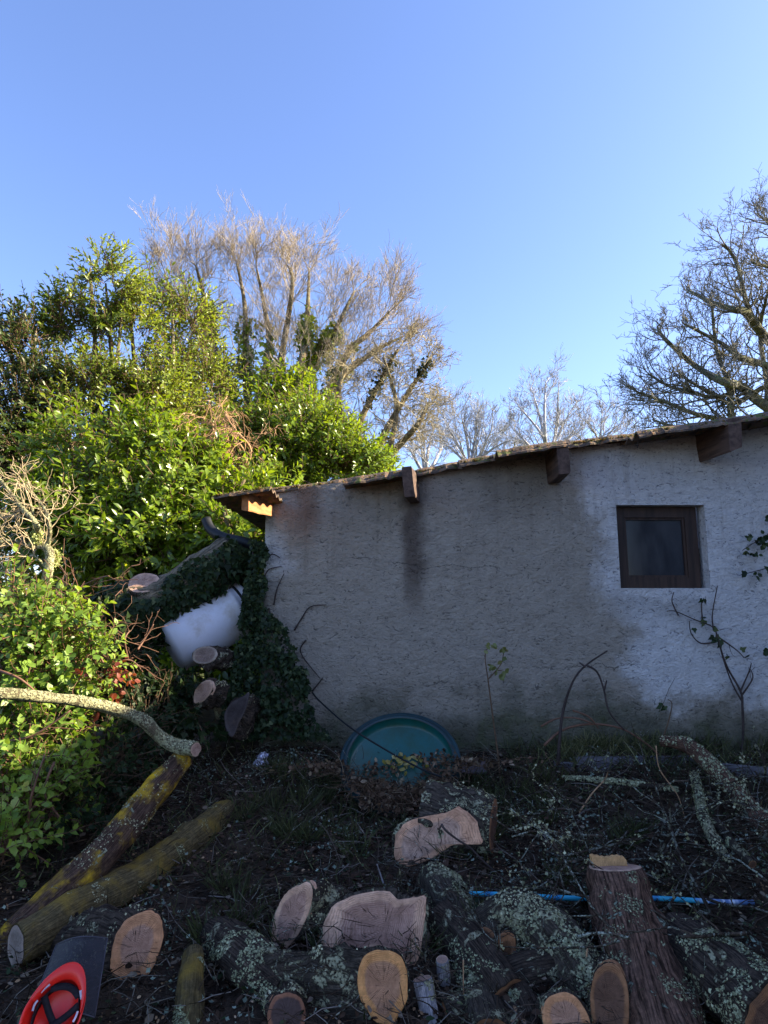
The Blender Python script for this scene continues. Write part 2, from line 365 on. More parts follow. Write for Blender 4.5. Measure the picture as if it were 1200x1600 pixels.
# ---------------------------------------------------------------- shed
YW = 5.0
def wx(px, py=850): return P(px, py, YW).x
def wz(px, py): return P(px, py, YW).z
shed = thing('shed', 'low white rendered shed with a sloping roof, timber beam ends and one small brown window', 'shed', (0, YW, 0))
XL = wx(413, 850); XR = 5.2
topline = [(XL, wz(413, 776)), (wx(455, 766), wz(455, 764)), (wx(540, 754), wz(540, 753)), (wx(640, 737), wz(640, 737)), (wx(860, 700), wz(860, 699)), (wx(1000, 683), wz(1000, 683)), (wx(1200, 652), wz(1200, 655)), (XR, wz(1200, 655) + (XR - wx(1200, 652))*.15)]
def ztop(x): return float(np.interp(x, [a for a, b in topline], [b for a, b in topline]))
wl, wr = wx(966, 850), wx(1105, 850); wb, wtp = wz(1035, 919), wz(1035, 789)
xs = np.concatenate([np.linspace(XL, wl, 130), np.linspace(wl, wr, 30)[1:], np.linspace(wr, XR, 110)[1:]])
V = []; rows = []; Z0 = .15
tb = np.concatenate([np.linspace(0, 1, 60), 1 + np.linspace(0, 1, 26)[1:], 2 + np.linspace(0, 1, 40)[1:]])
def disp(x, z): return .010*fbm(x, z, 2, 3.2) + .006*fbm(x, z, 5, 14) + .004*fbm(x, z, 8, 34)
for t in tb:
    for x in xs:
        z = Z0 + (wb - Z0)*t if t <= 1 else (wb + (wtp - wb)*(t-1) if t <= 2 else wtp + (ztop(x) - wtp)*(t-2))
        e = disp(x, z)
        if wl-.001 <= x <= wr+.001 and wb-.001 <= z <= wtp+.001: e = 0
        if x < XL + .03: e += .02*(1 - (x-XL)/.03)
        V.append((x, YW + e, z))
nx = len(xs); ny = len(tb); Fq = []
for j in range(ny-1):
    for i in range(nx-1):
        if tb[j] >= .999 and tb[j+1] <= 2.001 and xs[i] >= wl-1e-6 and xs[i+1] <= wr+1e-6: continue
        Fq.append((j*nx+i, j*nx+i+1, (j+1)*nx+i+1, (j+1)*nx+i))
b = MB(); b.V = V; b.F = Fq; b.U = [(0, 0)]*len(V)
D = .13     # reveals, side, back and inner faces of the wall
def quad(b, *p): b.add(p, [tuple(range(len(p)))])
quad(b, (wl, YW, wb), (wl, YW+D, wb), (wl, YW+D, wtp), (wl, YW, wtp)); quad(b, (wr, YW+D, wb), (wr, YW, wb), (wr, YW, wtp), (wr, YW+D, wtp))
quad(b, (wl, YW, wb), (wr, YW, wb), (wr, YW+D, wb), (wl, YW+D, wb)); quad(b, (wl, YW+D, wtp), (wr, YW+D, wtp), (wr, YW, wtp), (wl, YW, wtp))
b.build('wall', M_wall, shed, smooth=True)
b = MB(); YB = 9.0
quad(b, (XL, YB, Z0), (XL, YW+.02, Z0), (XL, YW+.02, ztop(XL)), (XL, YB, ztop(XL)))
quad(b, (XR, YB, Z0), (XL, YB, Z0), (XL, YB, ztop(XL)), (XR, YB, ztop(XR))); quad(b, (XR, YW, Z0), (XR, YB, Z0), (XR, YB, ztop(XR)), (XR, YW, ztop(XR)))
b.build('outer_wall', M_wall, shed, smooth=False)
# window
fy = YW + .085
b = MB(); wd = wr - wl; fw = .088
win = None
fb = MB(); g = .004
fb.box(wl+g, wl+fw, fy, fy+.05, wb+g, wtp-g); fb.box(wr-fw-.035, wr-.028, fy, fy+.05, wb+g, wtp-g)
fb.box(wl+fw, wr-fw-.035, fy-.002, fy+.048, wb+g, wb+fw); fb.box(wl+fw, wr-fw-.035, fy-.002, fy+.048, wtp-fw, wtp-g)
i0, i1, k0, k1 = wl+fw-.02, wr-fw-.015, wb+fw-.02, wtp-fw+.02
fb.box(wl+fw, wl+fw+.018, fy+.012, fy+.045, wb+fw, wtp-fw); fb.box(wr-fw-.053, wr-fw-.035, fy+.012, fy+.045, wb+fw, wtp-fw)
fb.box(wl+fw+.018, wr-fw-.053, fy+.014, fy+.044, wb+fw, wb+fw+.018); fb.box(wl+fw+.018, wr-fw-.053, fy+.014, fy+.044, wtp-fw-.018, wtp-fw)
win = fb.build('window', M_frame, shed, smooth=False)
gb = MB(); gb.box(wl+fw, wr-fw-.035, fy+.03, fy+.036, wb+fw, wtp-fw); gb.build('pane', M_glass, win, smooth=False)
# beams: four corners of the free end (pixels, depth) and of the wall end
def beam(fr, yf, bk, m, lab=None):
    b = MB(); f = [P(px, py, yf) for px, py in fr]; k = [P(px, py, YW) for px, py in bk]
    k = [f_ + (k_ - f_)*1.25 for f_, k_ in zip(f, k)]
    me_b = b; N = 9; rings = [[f[c].lerp(k[c], t/N) for c in range(4)] for t in range(N+1)]
    # subdivide the section for a slightly worn outline
    V = []; 
    for r in rings:
        for c in range(4):
            for s_ in (0.06, .5, .94):
                p = r[c].lerp(r[(c+1) % 4], s_); n_ = fbm(p.x, p.y, p.z, 11); V.append(p + Vector((n_, 0, n_*.6))*.006)
    m12 = 12; Fc = [(k_*m12+j, (k_+1)*m12+j, (k_+1)*m12+(j+1) % m12, k_*m12+(j+1) % m12) for k_ in range(N) for j in range(m12)]
    Fc.append(tuple(range(m12))); Fc.append(tuple(N*m12 + j for j in range(m12))[::-1]); b.add(V, Fc)
    o = b.build('beam', m, shed, smooth=False)
    if lab: o['label'] = lab
    return o
beam([(378, 768), (389, 766), (388, 799), (377, 797)], 4.5, [(416, 780), (427, 778), (427, 807), (416, 805)], M_beam1, 'orange beam end lit by the sun at the low corner of the roof')
beam([(627, 730), (643.5, 728), (648, 776), (632, 777)], 4.68, [(638, 742), (652, 740), (657, 785), (640, 787)], M_beam)
beam([(869, 695), (888, 692), (892, 739), (874, 741)], 4.65, [(852, 712), (870, 710), (876, 754), (856, 757)], M_beam)
beam([(1137, 655), (1158, 651), (1160, 698), (1142, 706)], 4.6, [(1085, 675), (1103, 672), (1110, 718), (1092, 723)], M_beam)
# roof: overlapping old corrugated sheets
roofroot = None
def sheet(px0, py0, px1, py1, yf, seed, x_end=None, rag=.02, drop=.03):
    a = P(px0, py0, yf); c = P(px1, py1, yf); nxs = max(6, int((c.x - a.x)/.03)); prof = []
    ys = [yf] + list(np.arange(yf + .012, yf + .7, .018)) + list(np.arange(yf + .75, 9.2, .12))
    V = []; th = .014; W = len(ys)
    for i in range(nxs+1):
        t = i/nxs; x = a.x + (c.x - a.x)*t; zb = a.z + (c.z - a.z)*t
        e = rag*fbm(x, seed, 0, 9) + rag*.8*fbm(x, seed, 3, 40)
        for y in ys:
            yy = yf + (y - yf)*(1) + e*max(0, 1 - (y - yf)/.1); u = y - yf
            z = zb + (.019 if seed != 1 else .012)*(1 - math.cos(2*math.pi*(u)/.15)) if y < yf + .75 else zb + .019
            z -= drop*max(0, 1 - u/.05)**2 * (.5 + .5*abs(fbm(x, seed, 5, 12)))
            z += .006*fbm(x, y, seed, 6)
            V.append((x, yy, z))
    n = len(V); V = V + [(x, y, z + th) for x, y, z in V]
    Fc = []
    for i in range(nxs):
        for j in range(W-1):
            p = i*W+j; q_ = (i+1)*W+j
            Fc.append((p, p+1, q_+1, q_)); Fc.append((n+p, n+q_, n+q_+1, n+p+1))
        Fc.append((i*W, (i+1)*W, n+(i+1)*W, n+i*W)); Fc.append(((i+1)*W-1, (i+2)*W-1, n+(i+2)*W-1, n+(i+1)*W-1)[::-1])
    for j in range(W-1): Fc.append((j, n+j, n+j+1, j+1)); p = nxs*W+j; Fc.append((p, p+1, n+p+1, n+p))
    build('roof_sheet', V, Fc, M_roof, roofroot, smooth=False)
    return a, c, yf
ridge = MB(); ridge.box(XL, XR, YB-.15, YB, ztop(XL)-.25, ztop(XL)-.02)
roofroot = ridge.build('roof', M_roof, shed, smooth=False)
shl = [sheet(331, 779, 421, 765, 4.42, 1, drop=.012), sheet(415, 771, 466, 763, 4.98, 11, rag=.02, drop=.01), sheet(455, 767, 541, 754, 5.04, 2, rag=.012, drop=.004), sheet(536, 755, 634, 740, 4.72, 3), sheet(630, 745, 655, 740, 5.0, 13, rag=.02), sheet(652, 740, 722, 727, 4.92, 4, rag=.045),
       sheet(718, 726, 785, 714, 4.86, 5, rag=.03), sheet(778, 710, 893, 693, 4.64, 6), sheet(885, 697, 1006, 681, 4.86, 7, rag=.04), sheet(1000, 680, 1210, 649, 4.60, 8)]
a = shl[-1][1]; 
sheet(1205, 651, 1520, 604, 4.58, 9)
# moss crumbs and litter along the roof edge
O = []
for a, c, yf in shl:
    k = int(((c.x - a.x))*(420 if yf > 4.8 or a.x < -.9 else 120))
    for _ in range(k):
        t = random.random(); O.append((a.x + (c.x-a.x)*t, yf + .01 + abs(random.gauss(0, .05)), a.z + (c.z-a.z)*t + .012 + .012*random.random()))
scatter('roof_moss', 'flake', O, rdir(len(O)), rdir(len(O)) + [0, 0, 1.5], rng.uniform(.008, .03, len(O)), M_moss, roofroot)
b = MB()
b.tube(spline([P(322, 812, 5.45), P(330, 828, 5.4), P(350, 840, 5.3), P(378, 846, 5.2), P(412, 858, 5.1)], 18), .042, 14); b.build('drainpipe', M_pipe, shed)
# nails and a hanging strand under the roof edge
b = MB(); b.tube([P(997, 668, 4.84), P(998, 684, 4.84), P(996, 700, 4.85)], .004, 5); b.build('hanging_strand', M_board, shed)
b = MB(); b.tube([P(1121, 645, 4.66), P(1123, 656, 4.66)], .006, 5); b.build('nail', M_board, shed)

# added unseen building at the right, guessed, to throw shade over the yard
hs = thing('shade_house', 'tall unseen building added right of the shed to shade the yard', 'shade_house', (7.5, 1.5, 0))
b = MB(); b.box(6.0, 10.0, -5, 6.6, -.2, 4.9); b.build('wall', M_blocker, hs, smooth=False)
b = MB(); b.add([(5.8, -5.3, 4.82), (5.8, 6.9, 4.82), (8, 6.9, 5.7), (8, -5.3, 5.7), (10.2, -5.3, 4.82), (10.2, 6.9, 4.82)], [(0, 3, 2, 1), (3, 4, 5, 2), (0, 1, 5, 4), (0, 4, 3), (1, 2, 5)]); b.build('roof', M_tile, hs, smooth=False)
# ---------------------------------------------------------------- logs
LG = 'cut logs heaped on the ground'
M_bk = barkmat('bark_grey_lichen', (.014, .011, .009), (.070, .054, .042), (.40, .38, .25), .56)
M_bk2 = barkmat('bark_heavy_lichen', (.018, .015, .012), (.080, .066, .052), (.40, .38, .24), .51)
M_bkred = barkmat('bark_red_brown', (.022, .014, .010), (.17, .10, .07), (.33, .38, .28), .60, moss=(.09, .10, .025), ma=.62)
M_bkmoss = barkmat('bark_mossy', (.05, .038, .018), (.14, .11, .055), (.38, .40, .28), .64, moss=(.27, .18, .045), ma=.47)
M_bkpale = barkmat('bark_pale_lichen', (.09, .075, .045), (.20, .17, .11), (.48, .47, .27), .42)
M_birch = barkmat('bark_white', (.16, .15, .16), (.56, .53, .55), (.50, .54, .44), .60)
M_woodA = woodmat('wood_purple_brown', (.42, .25, .185), (.68, .42, .28))
M_woodB = woodmat('wood_fresh_orange', (.48, .25, .14), (.76, .36, .13), .70)
M_woodC = woodmat('wood_pink', (.44, .29, .22), (.56, .38, .27), .86)
M_woodD = woodmat('wood_dull_brown', (.16, .09, .06), (.32, .16, .08), .8)
M_lich = leafmat('lichen_flakes', (.20, .19, .12), (.42, .40, .25), (.72, .68, .44), .9, .15, .1)

def n_lean(n): return n[2]/max(.2, math.hypot(n[0], n[1]))
def log(label, px, py, y, nrm, outline, axis, L, bark, wood, taper=1.0, pith=(0, 0), lich=120, group=LG, name='log', bn=.035, M=56, K=16, bend=None, lich_size=.012, cat='log', thr=.02, auto=True):
    """outline: pixels of the cut face; the face lies in the plane through (px,py,depth y) with normal nrm; body runs along axis"""
    bot = min(1640, max(b for a, b in outline)); yb = PG(px, bot - 4).y if auto else y
    if auto: y = yb + (bot - py)/F*yb*max(0, n_lean(nrm))
    C = P(px, py, y); n = Vector(nrm).normalized(); ax = Vector(axis).normalized()
    pts = cspline([PP(a, b, C, n) for a, b in outline], M)
    cen = sum(pts, Vector())/M
    up = (pts[1]-cen).cross(pts[M//4]-cen)
    if up.dot(n) < 0: pts = pts[::-1]
    th = thing(name, label, cat, cen, group)
    rad = sum((p-cen).length for p in pts)/M
    pts = [cen + (p-cen)*(1 + .03*fbm(p.x, p.y, p.z, 14) + .03*fbm(p.x, p.y, p.z, 45)) for p in pts]
    # body
    V = []; U = []; Fc = []; s0 = random.random()*9
    for k in range(K+1):
        t = k/K; off = ax*(L*t) + (Vector(bend)*(t*t) if bend else Vector())
        for j, p in enumerate(pts):
            d = p - cen; s = (1 + (taper-1)*t)
            q_ = cen + off + d*s
            nn_ = fbm(q_.x+s0, q_.y, q_.z, 5)*bn + fbm(q_.x+s0, q_.y, q_.z, 20)*bn*.5 + fbm(q_.x, q_.y, q_.z, 50)*bn*.25
            if k == 0: nn_ *= .25
            V.append(q_ + d.normalized()*nn_); U.append((L*t, abs(j/M-.5)*2))
        if k: Fc += [((k-1)*M+j, (k-1)*M+(j+1) % M, k*M+(j+1) % M, k*M+j) for j in range(M)]
    Fc = [f[::-1] for f in Fc]
    Fc.append(tuple(range(M))); Fc.append(tuple(K*M + j for j in range(M))[::-1])
    body = build('bark', V, Fc, bark, th, uv=U)
    # cut face, slightly proud of the bark ring
    pc = cen + (pts[0]-cen)*pith[0] + (pts[M//4]-cen)*pith[1]
    V2 = []; U2 = []; F2 = []; Rn = 12
    fr = [(cen + (p-cen)*(.94 + .02*fbm(p.x, p.y, p.z, 30))) for p in pts]
    for i in range(Rn+1):
        r = i/Rn
        for j in range(M):
            p = pc + (fr[j]-pc)*max(r, .01); p = p + n*(.003 + .0025*fbm(p.x, p.y, p.z, 18)) ; V2.append(p); U2.append((r, abs(j/M-.5)*2))
        if i: F2 += [((i-1)*M+j, i*M+j, i*M+(j+1) % M, (i-1)*M+(j+1) % M) for j in range(M)]
    F2.append(tuple(range(M)))
    b2 = len(V2); V2 += [p - n*.03 for p in fr]; U2 += [(1, 0)]*M
    F2 += [(Rn*M+j, b2+j, b2+(j+1) % M, Rn*M+(j+1) % M) for j in range(M)]
    build('cut_face', V2, F2, wood, th, uv=U2)
    # lichen flakes in patches on the body
    if lich: lichen_on(V, Fc[:K*M], th, int(lich*4), lich_size, thr)
    return th
def lichen_on(V, Fc, th, n, size, thr=.02):
    V = np.array([tuple(v) for v in V]); Fq = np.array([f for f in Fc if len(f) == 4])
    a, b_, c_, d_ = (V[Fq[:, i]] for i in range(4)); nr = np.cross(c_-a, d_-b_); ar = np.linalg.norm(nr, axis=1); nr = nr/np.maximum(ar, 1e-9)[:, None]
    pick = rng.choice(len(Fq), size=n*9, p=ar/ar.sum()); O = []; Nn = []
    cen = V.mean(0); u = rng.random(n*9); v = rng.random(n*9)
    pos = (a[pick]*(1-u)[:, None] + b_[pick]*u[:, None])*(1-v)[:, None] + (d_[pick]*(1-u)[:, None] + c_[pick]*u[:, None])*v[:, None]
    for p, k in zip(pos, pick):
        if fbm(p[0], p[1], p[2]+4, 5) + .5*fbm(p[0], p[1], p[2], 19) > thr + .22 and nr[k][2] > -.5: O.append(p + nr[k]*.001); Nn.append(nr[k])
        if len(O) >= n: break
    if len(O) < 5: return
    O = np.array(O); Nn = np.array(Nn); k = len(O)
    tag(scatter('lichen', 'flake', O, np.cross(Nn, rdir(k)) + Nn*.25*rng.normal(size=(k, 1)), Nn + .45*rdir(k), size*rng.uniform(.2, .85, k), M_lich, th), kind='stuff')

# big double-hearted cut face in the middle
log('biggest cut log face in the middle of the heap, double-hearted, crossed by a thin twig', 585, 1450, 2.92, (-.05, -1, .28),
    [(500, 1480), (499, 1452), (510, 1422), (535, 1402), (570, 1391), (605, 1388), (621, 1400), (632, 1402), (650, 1400), (671, 1399), (669, 1440), (662, 1480), (655, 1512), (640, 1517), (625, 1508), (612, 1495), (600, 1490), (575, 1486), (545, 1497), (522, 1504), (508, 1496)],
    (0, 1, -.6), .45, M_bk2, M_woodA, pith=(-.12, 0), lich=60)
log('tear-shaped bright orange cut log face in front of the big double-hearted log', 598, 1540, 2.62, (-.08, -1, .30),
    [(556, 1530), (562, 1500), (578, 1483), (598, 1480), (620, 1486), (635, 1506), (640, 1535), (637, 1565), (624, 1590), (608, 1612), (590, 1610), (575, 1585), (560, 1558)],
    (-1, .22, -.12), .42, M_bk2, M_woodB, taper=1.05, lich=220)
log('long narrow brown cut oval face left of the big double-hearted log', 457, 1435, 3.02, (-.62, -1, .15),
    [(424, 1480), (424, 1452), (432, 1420), (449, 1391), (470, 1378), (487, 1377), (490, 1395), (485, 1425), (468, 1460), (446, 1488), (430, 1495)],
    (.6, .9, -.5), .33, M_bk2, M_woodA, lich=120)
log('large orange-rimmed cut oval face right of the red helmet', 213, 1478, 2.72, (.22, -1, .22),
    [(171, 1500), (174, 1475), (184, 1450), (203, 1430), (232, 1419), (250, 1427), (258, 1448), (255, 1478), (245, 1505), (228, 1530), (200, 1539), (180, 1530), (170, 1515)],
    (-1, .55, -.28), .5, M_bk, woodmat('wood_orange_rim', (.48, .28, .19), (.64, .32, .16), .62), lich=160)
log('waisted forked cut log face lying below the teal tub', 684, 1306, 3.42, (-.15, -1, .30),
    [(611, 1335), (612, 1310), (622, 1292), (645, 1278), (680, 1270), (698, 1268), (712, 1260), (722, 1258), (738, 1270), (752, 1290), (757, 1308), (755, 1320), (730, 1319), (708, 1322), (690, 1334), (665, 1348), (635, 1358), (617, 1350)],
    (.15, 1, -.6), .36, M_bk2, woodmat('wood_pale_streaked', (.50, .32, .23), (.68, .38, .23), .72), pith=(.4, 0), lich=60)
log('thick lichen-crusted log behind the waisted log, below the right edge of the teal tub', 768, 1285, 3.55, (1, -.28, .05),
    [(765, 1330), (764, 1305), (766, 1275), (771, 1250), (775, 1246), (777, 1262), (776, 1295), (773, 1325), (769, 1336)],
    (-1, .12, .22), .36, M_bk2, M_woodD, lich=520, lich_size=.013, thr=-.25)
log('small dark round cut face under the pale lichen tuft, left one of the pair', 757, 1470, 2.88, (-.35, -1, .25),
    [(736, 1480), (735, 1462), (745, 1449), (762, 1448), (775, 1460), (779, 1482), (772, 1500), (755, 1503), (742, 1496)],
    (.3, 1, -.5), .28, M_bk2, M_woodD, lich=100)
log('small chipped orange cut face under the pale lichen tuft, right one of the pair', 790, 1482, 2.83, (-.2, -1, .2),
    [(774, 1482), (776, 1462), (790, 1455), (804, 1460), (807, 1482), (803, 1502), (794, 1513), (785, 1508)],
    (.35, 1, -.45), .35, M_bk2, woodmat('wood_rotten', (.20, .10, .05), (.36, .17, .08), .5), lich=380, thr=-.1)
log('pink and orange cut face at the bottom edge, left of the leaning reddish log', 882, 1580, 2.55, (-.1, -1, .30),
    [(846, 1600), (846, 1575), (858, 1555), (880, 1547), (900, 1556), (915, 1575), (925, 1600), (920, 1625), (895, 1640), (862, 1635)],
    (-.1, 1, -.45), .45, M_bk2, woodmat('wood_pink_orange', (.50, .28, .18), (.66, .32, .15), .66), lich=260)
log('dim upright cut face partly hidden behind the leaning reddish log', 948, 1560, 2.62, (-.35, -1, .1),
    [(922, 1590), (921, 1550), (928, 1518), (945, 1502), (966, 1505), (980, 1530), (985, 1575), (980, 1620), (950, 1635), (928, 1625)],
    (.2, 1, -.5), .4, M_bk, M_woodD, lich=100)
log('half-buried reddish cut face at the bottom edge, left of the tear-shaped orange one', 437, 1575, 2.62, (.35, -1, .3),
    [(418, 1600), (417, 1575), (428, 1556), (447, 1549), (470, 1556), (478, 1580), (474, 1610), (450, 1625), (428, 1620)],
    (-.2, 1, -.45), .4, M_bk, woodmat('wood_half_red', (.13, .09, .08), (.36, .17, .10), .8), lich=420, lich_size=.013, thr=-.05)
# leaning reddish log on the right, sawn top seen edge-on
th = log('thick reddish-brown log leaning towards the camera at lower right, with a bright splintered top', 957, 1355, 3.02, (0, .24, .97),
    [(917, 1355), (925, 1351), (948, 1349), (975, 1350), (999, 1353), (1003, 1357), (985, 1361), (955, 1362), (925, 1359)],
    tuple(P(1028, 1600, 2.42) - P(957, 1355, 3.02)), .80, M_bkred, M_woodC, taper=1.25, lich=330, bn=.03, thr=.0, auto=False)
M_split = woodmat('wood_fresh_split', (.70, .38, .14), (.75, .45, .2), .9)
c0 = wloc(th); V = []; Fc = []; ns = 14     # torn hinge of wood standing on the cut
A0 = P(925, 1352, 3.05); A1 = P(980, 1354, 3.05)
for i in range(ns+1):
    t = i/ns; p = A0.lerp(A1, t); hgt = .040 + .004*math.sin(t*9+1) + .004*(i % 2); 
    if i == ns: hgt = .03
    V += [p + Vector((0, -.018, -.01)), p + Vector((-.006, -.012, hgt)), p + Vector((-.006, .012, hgt*.95)), p + Vector((0, .02, -.01))]
    if i: a = 4*(i-1); Fc += [(a, a+4, a+5, a+1), (a+1, a+5, a+6, a+2), (a+2, a+6, a+7, a+3)]
Fc += [(0, 1, 2, 3), (4*ns+3, 4*ns+2, 4*ns+1, 4*ns)]
build('splintered_hinge', V, Fc, M_split, th, smooth=False, uv=[(v.x*8, v.z*8) for v in V])
# logs seen from the side only
def side_log(label, pts, rad, bark, lich=150, size=.012, wood=M_woodD, name='log', cat='log', n0=None, n1=None, sides=30, n=26, nz=.16, group=LG, thr=.02, ends=(True, True), lump=.12):
    p = spline(pts, n); r = [float(np.interp(i/(n-1), np.linspace(0, 1, len(rad)), rad)) for i in range(n)]
    th = thing(name, label, cat, p[0], group); b = MB(); a, c = b.tube(p, r, sides, nz, n0, n1, lump=lump); b.build('bark', bark, th)
    for ring, on, pc in ((a, ends[0], p[0]), (c, ends[1], p[-1])):
        if not on: continue
        nn_ = (p[0]-p[1]) if pc is p[0] else (p[-1]-p[-2]); nn_.normalize()
        if pc is p[0] and n0: nn_ = Vector(n0).normalized() * (1 if Vector(n0).dot(nn_) > 0 else -1)
        if pc is p[-1] and n1: nn_ = Vector(n1).normalized() * (1 if Vector(n1).dot(nn_) > 0 else -1)
        M = len(ring); V = [pc + (q_-pc)*max(.01, i/6)*.93 + nn_*.003 for i in range(7) for q_ in ring]; U = [(i/6, abs(j/M-.5)*2) for i in range(7) for j in range(M)]
        Fc = [(i*M+j, i*M+(j+1) % M, (i+1)*M+(j+1) % M, (i+1)*M+j) for i in range(6) for j in range(M)]; Fc.append(tuple(range(M)))
        build('cut_face', V, Fc, wood, th, uv=U)
    if lich: lichen_on(b.V, b.F, th, int(lich*3.4), size, thr)
    return th
side_log('grey lichen-spotted log lying left of the long narrow cut face', [PG(338, 1462, .02), PG(385, 1500, .05), PG(440, 1545, .0)], [.08, .09, .08], M_bk, 520, .013, thr=-.1)
side_log('short upright mossy stick with pale lichen near the bottom edge', [PG(302, 1490, .06), PG(298, 1540, .06), P(293, 1610, 2.42)], [.038, .045, .05], M_bkmoss, 160, .013, thr=-.05)
side_log('lichen-tufted log lying across the heap in front of the blue pipe', [PG(752, 1445, .05), PG(810, 1425, .12), PG(880, 1480, .08), PG(930, 1560, 0)], [.06, .09, .10, .09], M_bk2, 560, .016, thr=-.2)
side_log('dark log under the blue pipe, between the chipped face and the leaning log', [PG(800, 1530, .0), PG(860, 1515, .02), PG(930, 1510, .0)], [.08, .08, .08], M_bk, 260)
side_log('dark rough log beneath the double-hearted face, running to the bottom edge', [PG(690, 1440, .03), PG(740, 1490, .04), PG(790, 1560, .0)], [.08, .09, .09], M_bk, 160)
side_log('mossy lichen-patched log at the bottom right corner', [PG(1060, 1470, .06), PG(1125, 1520, .12), PG(1215, 1600, .12)], [.10, .12, .14], M_bk, 460, .014, thr=-.1)
side_log('thin pale-barked stub standing in front of the heap, shorter fatter one of two', [P(683, 1625, 2.45), P(670, 1580, 2.48), P(660, 1530, 2.5)], [.038, .036, .034], M_birch, 60, .009, M_woodC, 'stub', 'stub', group='pale bark stubs', sides=18)
side_log('thin speckled white stub, taller slimmer one behind the fatter stub', [P(702, 1600, 2.62), P(696, 1550, 2.62), P(691, 1500, 2.6)], [.026, .025, .024], M_birch, 60, .008, M_woodC, 'stub', 'stub', group='pale bark stubs', sides=18)
side_log('bark-covered log low in the shade at the centre of the bottom edge', [P(690, 1600, 2.5), P(760, 1590, 2.55), P(820, 1620, 2.45)], [.09, .10, .09], M_bk2, 260)
side_log('stubby lichen-covered log leaning between the waisted log and the blue pipe', [P(668, 1362, 3.22), P(690, 1392, 3.14), P(712, 1440, 3.0), P(735, 1500, 2.85)], [.055, .10, .11, .11], M_bk2, 520, .013, thr=-.25, ends=(False, True))
side_log('lichen-streaked log sloping down between the white stubs and the chipped orange face', [P(722, 1478, 2.78), P(742, 1540, 2.6), P(765, 1620, 2.4)], [.055, .07, .08], M_bk2, 360, .012, thr=-.15, ends=(False, True))
side_log('dark bark-covered log just left of the pink and orange cut face at the bottom edge', [P(800, 1535, 2.6), P(822, 1580, 2.5), P(840, 1630, 2.4)], [.05, .06, .065], M_bk, 200, .012, thr=-.1, ends=(False, True))
# left: long limbs
LB = 'felled limbs at the left'
side_log('long mossy yellow-green limb with a pale sawn end next to the helmet visor', [P(26, 1480, 2.72), P(120, 1423, 2.95), P(215, 1372, 3.25), P(300, 1310, 3.62), P(352, 1268, 3.98)], [.070, .082, .085, .082, .070], M_bkmoss, 220, .012, woodmat('wood_grey_end', (.24, .20, .17), (.30, .24, .2), .8), 'limb', 'limb', n0=(-.62, -.78, .05), n=40, thr=.2, group=LB)
side_log('straight limb with mossy, painted-sunlit dark bark rising to the cut end of the bent branch', [P(-40, 1540, 2.85), P(60, 1430, 2.98), P(160, 1335, 3.15), P(235, 1245, 3.35), P(288, 1182, 3.5)], [.078, .076, .074, .066, .055], barkmat('bark_moss_painted_sun', (.030, .017, .013), (.11, .07, .05), (.42, .44, .30), .60, moss=(.80, .50, .03), ma=.44), 200, .011, M_woodD, 'limb', 'limb', n=40, thr=.1, group=LB)  # yellow is moss, strengthened to paint a patch of sunlight into the bark
side_log('pale lichen-coated bent branch lying across the bramble at the left', [P(-40, 1080, 2.75), P(80, 1090, 3.02), P(180, 1108, 3.28), P(225, 1128, 3.38), P(262, 1160, 3.46), P(306, 1171, 3.42)], [.024, .026, .029, .030, .033, .039], M_bkpale, 520, .012, M_woodC, 'branch', 'branch', n=44, thr=-.35, n1=(1, -.55, .1), nz=.25)
side_log('dim limb half sunk in the shade at the left edge below the bramble', [P(-30, 1500, 2.9), P(40, 1450, 3.05), P(110, 1380, 3.3)], [.06, .06, .05], M_bk, 80, name='limb', cat='limb', group=LB)
# right: rotten branches and lichen branches
side_log('crooked orange-brown branch at the right edge with pale lichen frills on its upper end', [P(1032, 1158, 4.3), P(1075, 1165, 4.22), P(1110, 1195, 4.1), P(1150, 1238, 3.95), P(1185, 1280, 3.8), P(1225, 1325, 3.6)], [.035, .048, .055, .055, .06, .06], M_bkred, 420, .018, M_woodD, 'branch', 'branch', n=36, thr=-.25)
side_log('grey lichen branch running down the brush pile left of the crooked orange one', [PG(1085, 1210, .18), PG(1098, 1270, .2), PG(1120, 1320, .15), PG(1140, 1345, .1)], [.022, .026, .024, .02], M_bk2, 330, .016, M_woodD, 'branch', 'branch', n=30, thr=-.35)
side_log('short split grey branch lying right of the lichen branch in the brush pile', [PG(1115, 1282, .15), PG(1145, 1320, .15), PG(1175, 1350, .12)], [.022, .024, .02], M_bk2, 160, .012, M_woodD, 'branch', 'branch', n=20)
side_log('lichen-frilled stick lying flat in the brush below the grey boards', [PG(880, 1215, .06), PG(970, 1222, .09), PG(1060, 1235, .12)], [.012, .016, .014], M_bk2, 300, .02, M_woodD, 'branch', 'branch', n=24, sides=10, thr=-.4)
# behind: ivy clad fallen trunk, small logs
TPATH = [P(60, 1020, 4.9), P(130, 985, 4.95), P(190, 962, 5.0), P(240, 948, 5.05), P(288, 926, 5.1), P(332, 893, 5.15), P(368, 862, 5.25)]; TRAD = [.16, .2, .22, .21, .195, .19, .165]
trk = side_log('big ivy-clad fallen tree trunk rising to a sawn end beside the shed', TPATH, TRAD, barkmat('bark_sunlit_grey', (.05, .042, .03), (.19, .16, .115), (.24, .24, .17), .62), 0, wood=M_woodC, name='fallen_trunk', cat='tree trunk', n1=(.03, -.05, 1), n=50, group=None, nz=.1)
stub = side_log('sawn branch stump with a pinkish round face on top of the ivy-clad trunk', [P(225, 911, 4.92), P(226, 925, 4.97), P(228, 950, 5.05)], [.122, .135, .15], M_bk, 0, wood=M_woodC, name='temp', cat='x', n0=(.08, -.68, .73), n=10, group=None, nz=.06, lump=.02, ends=(True, False))
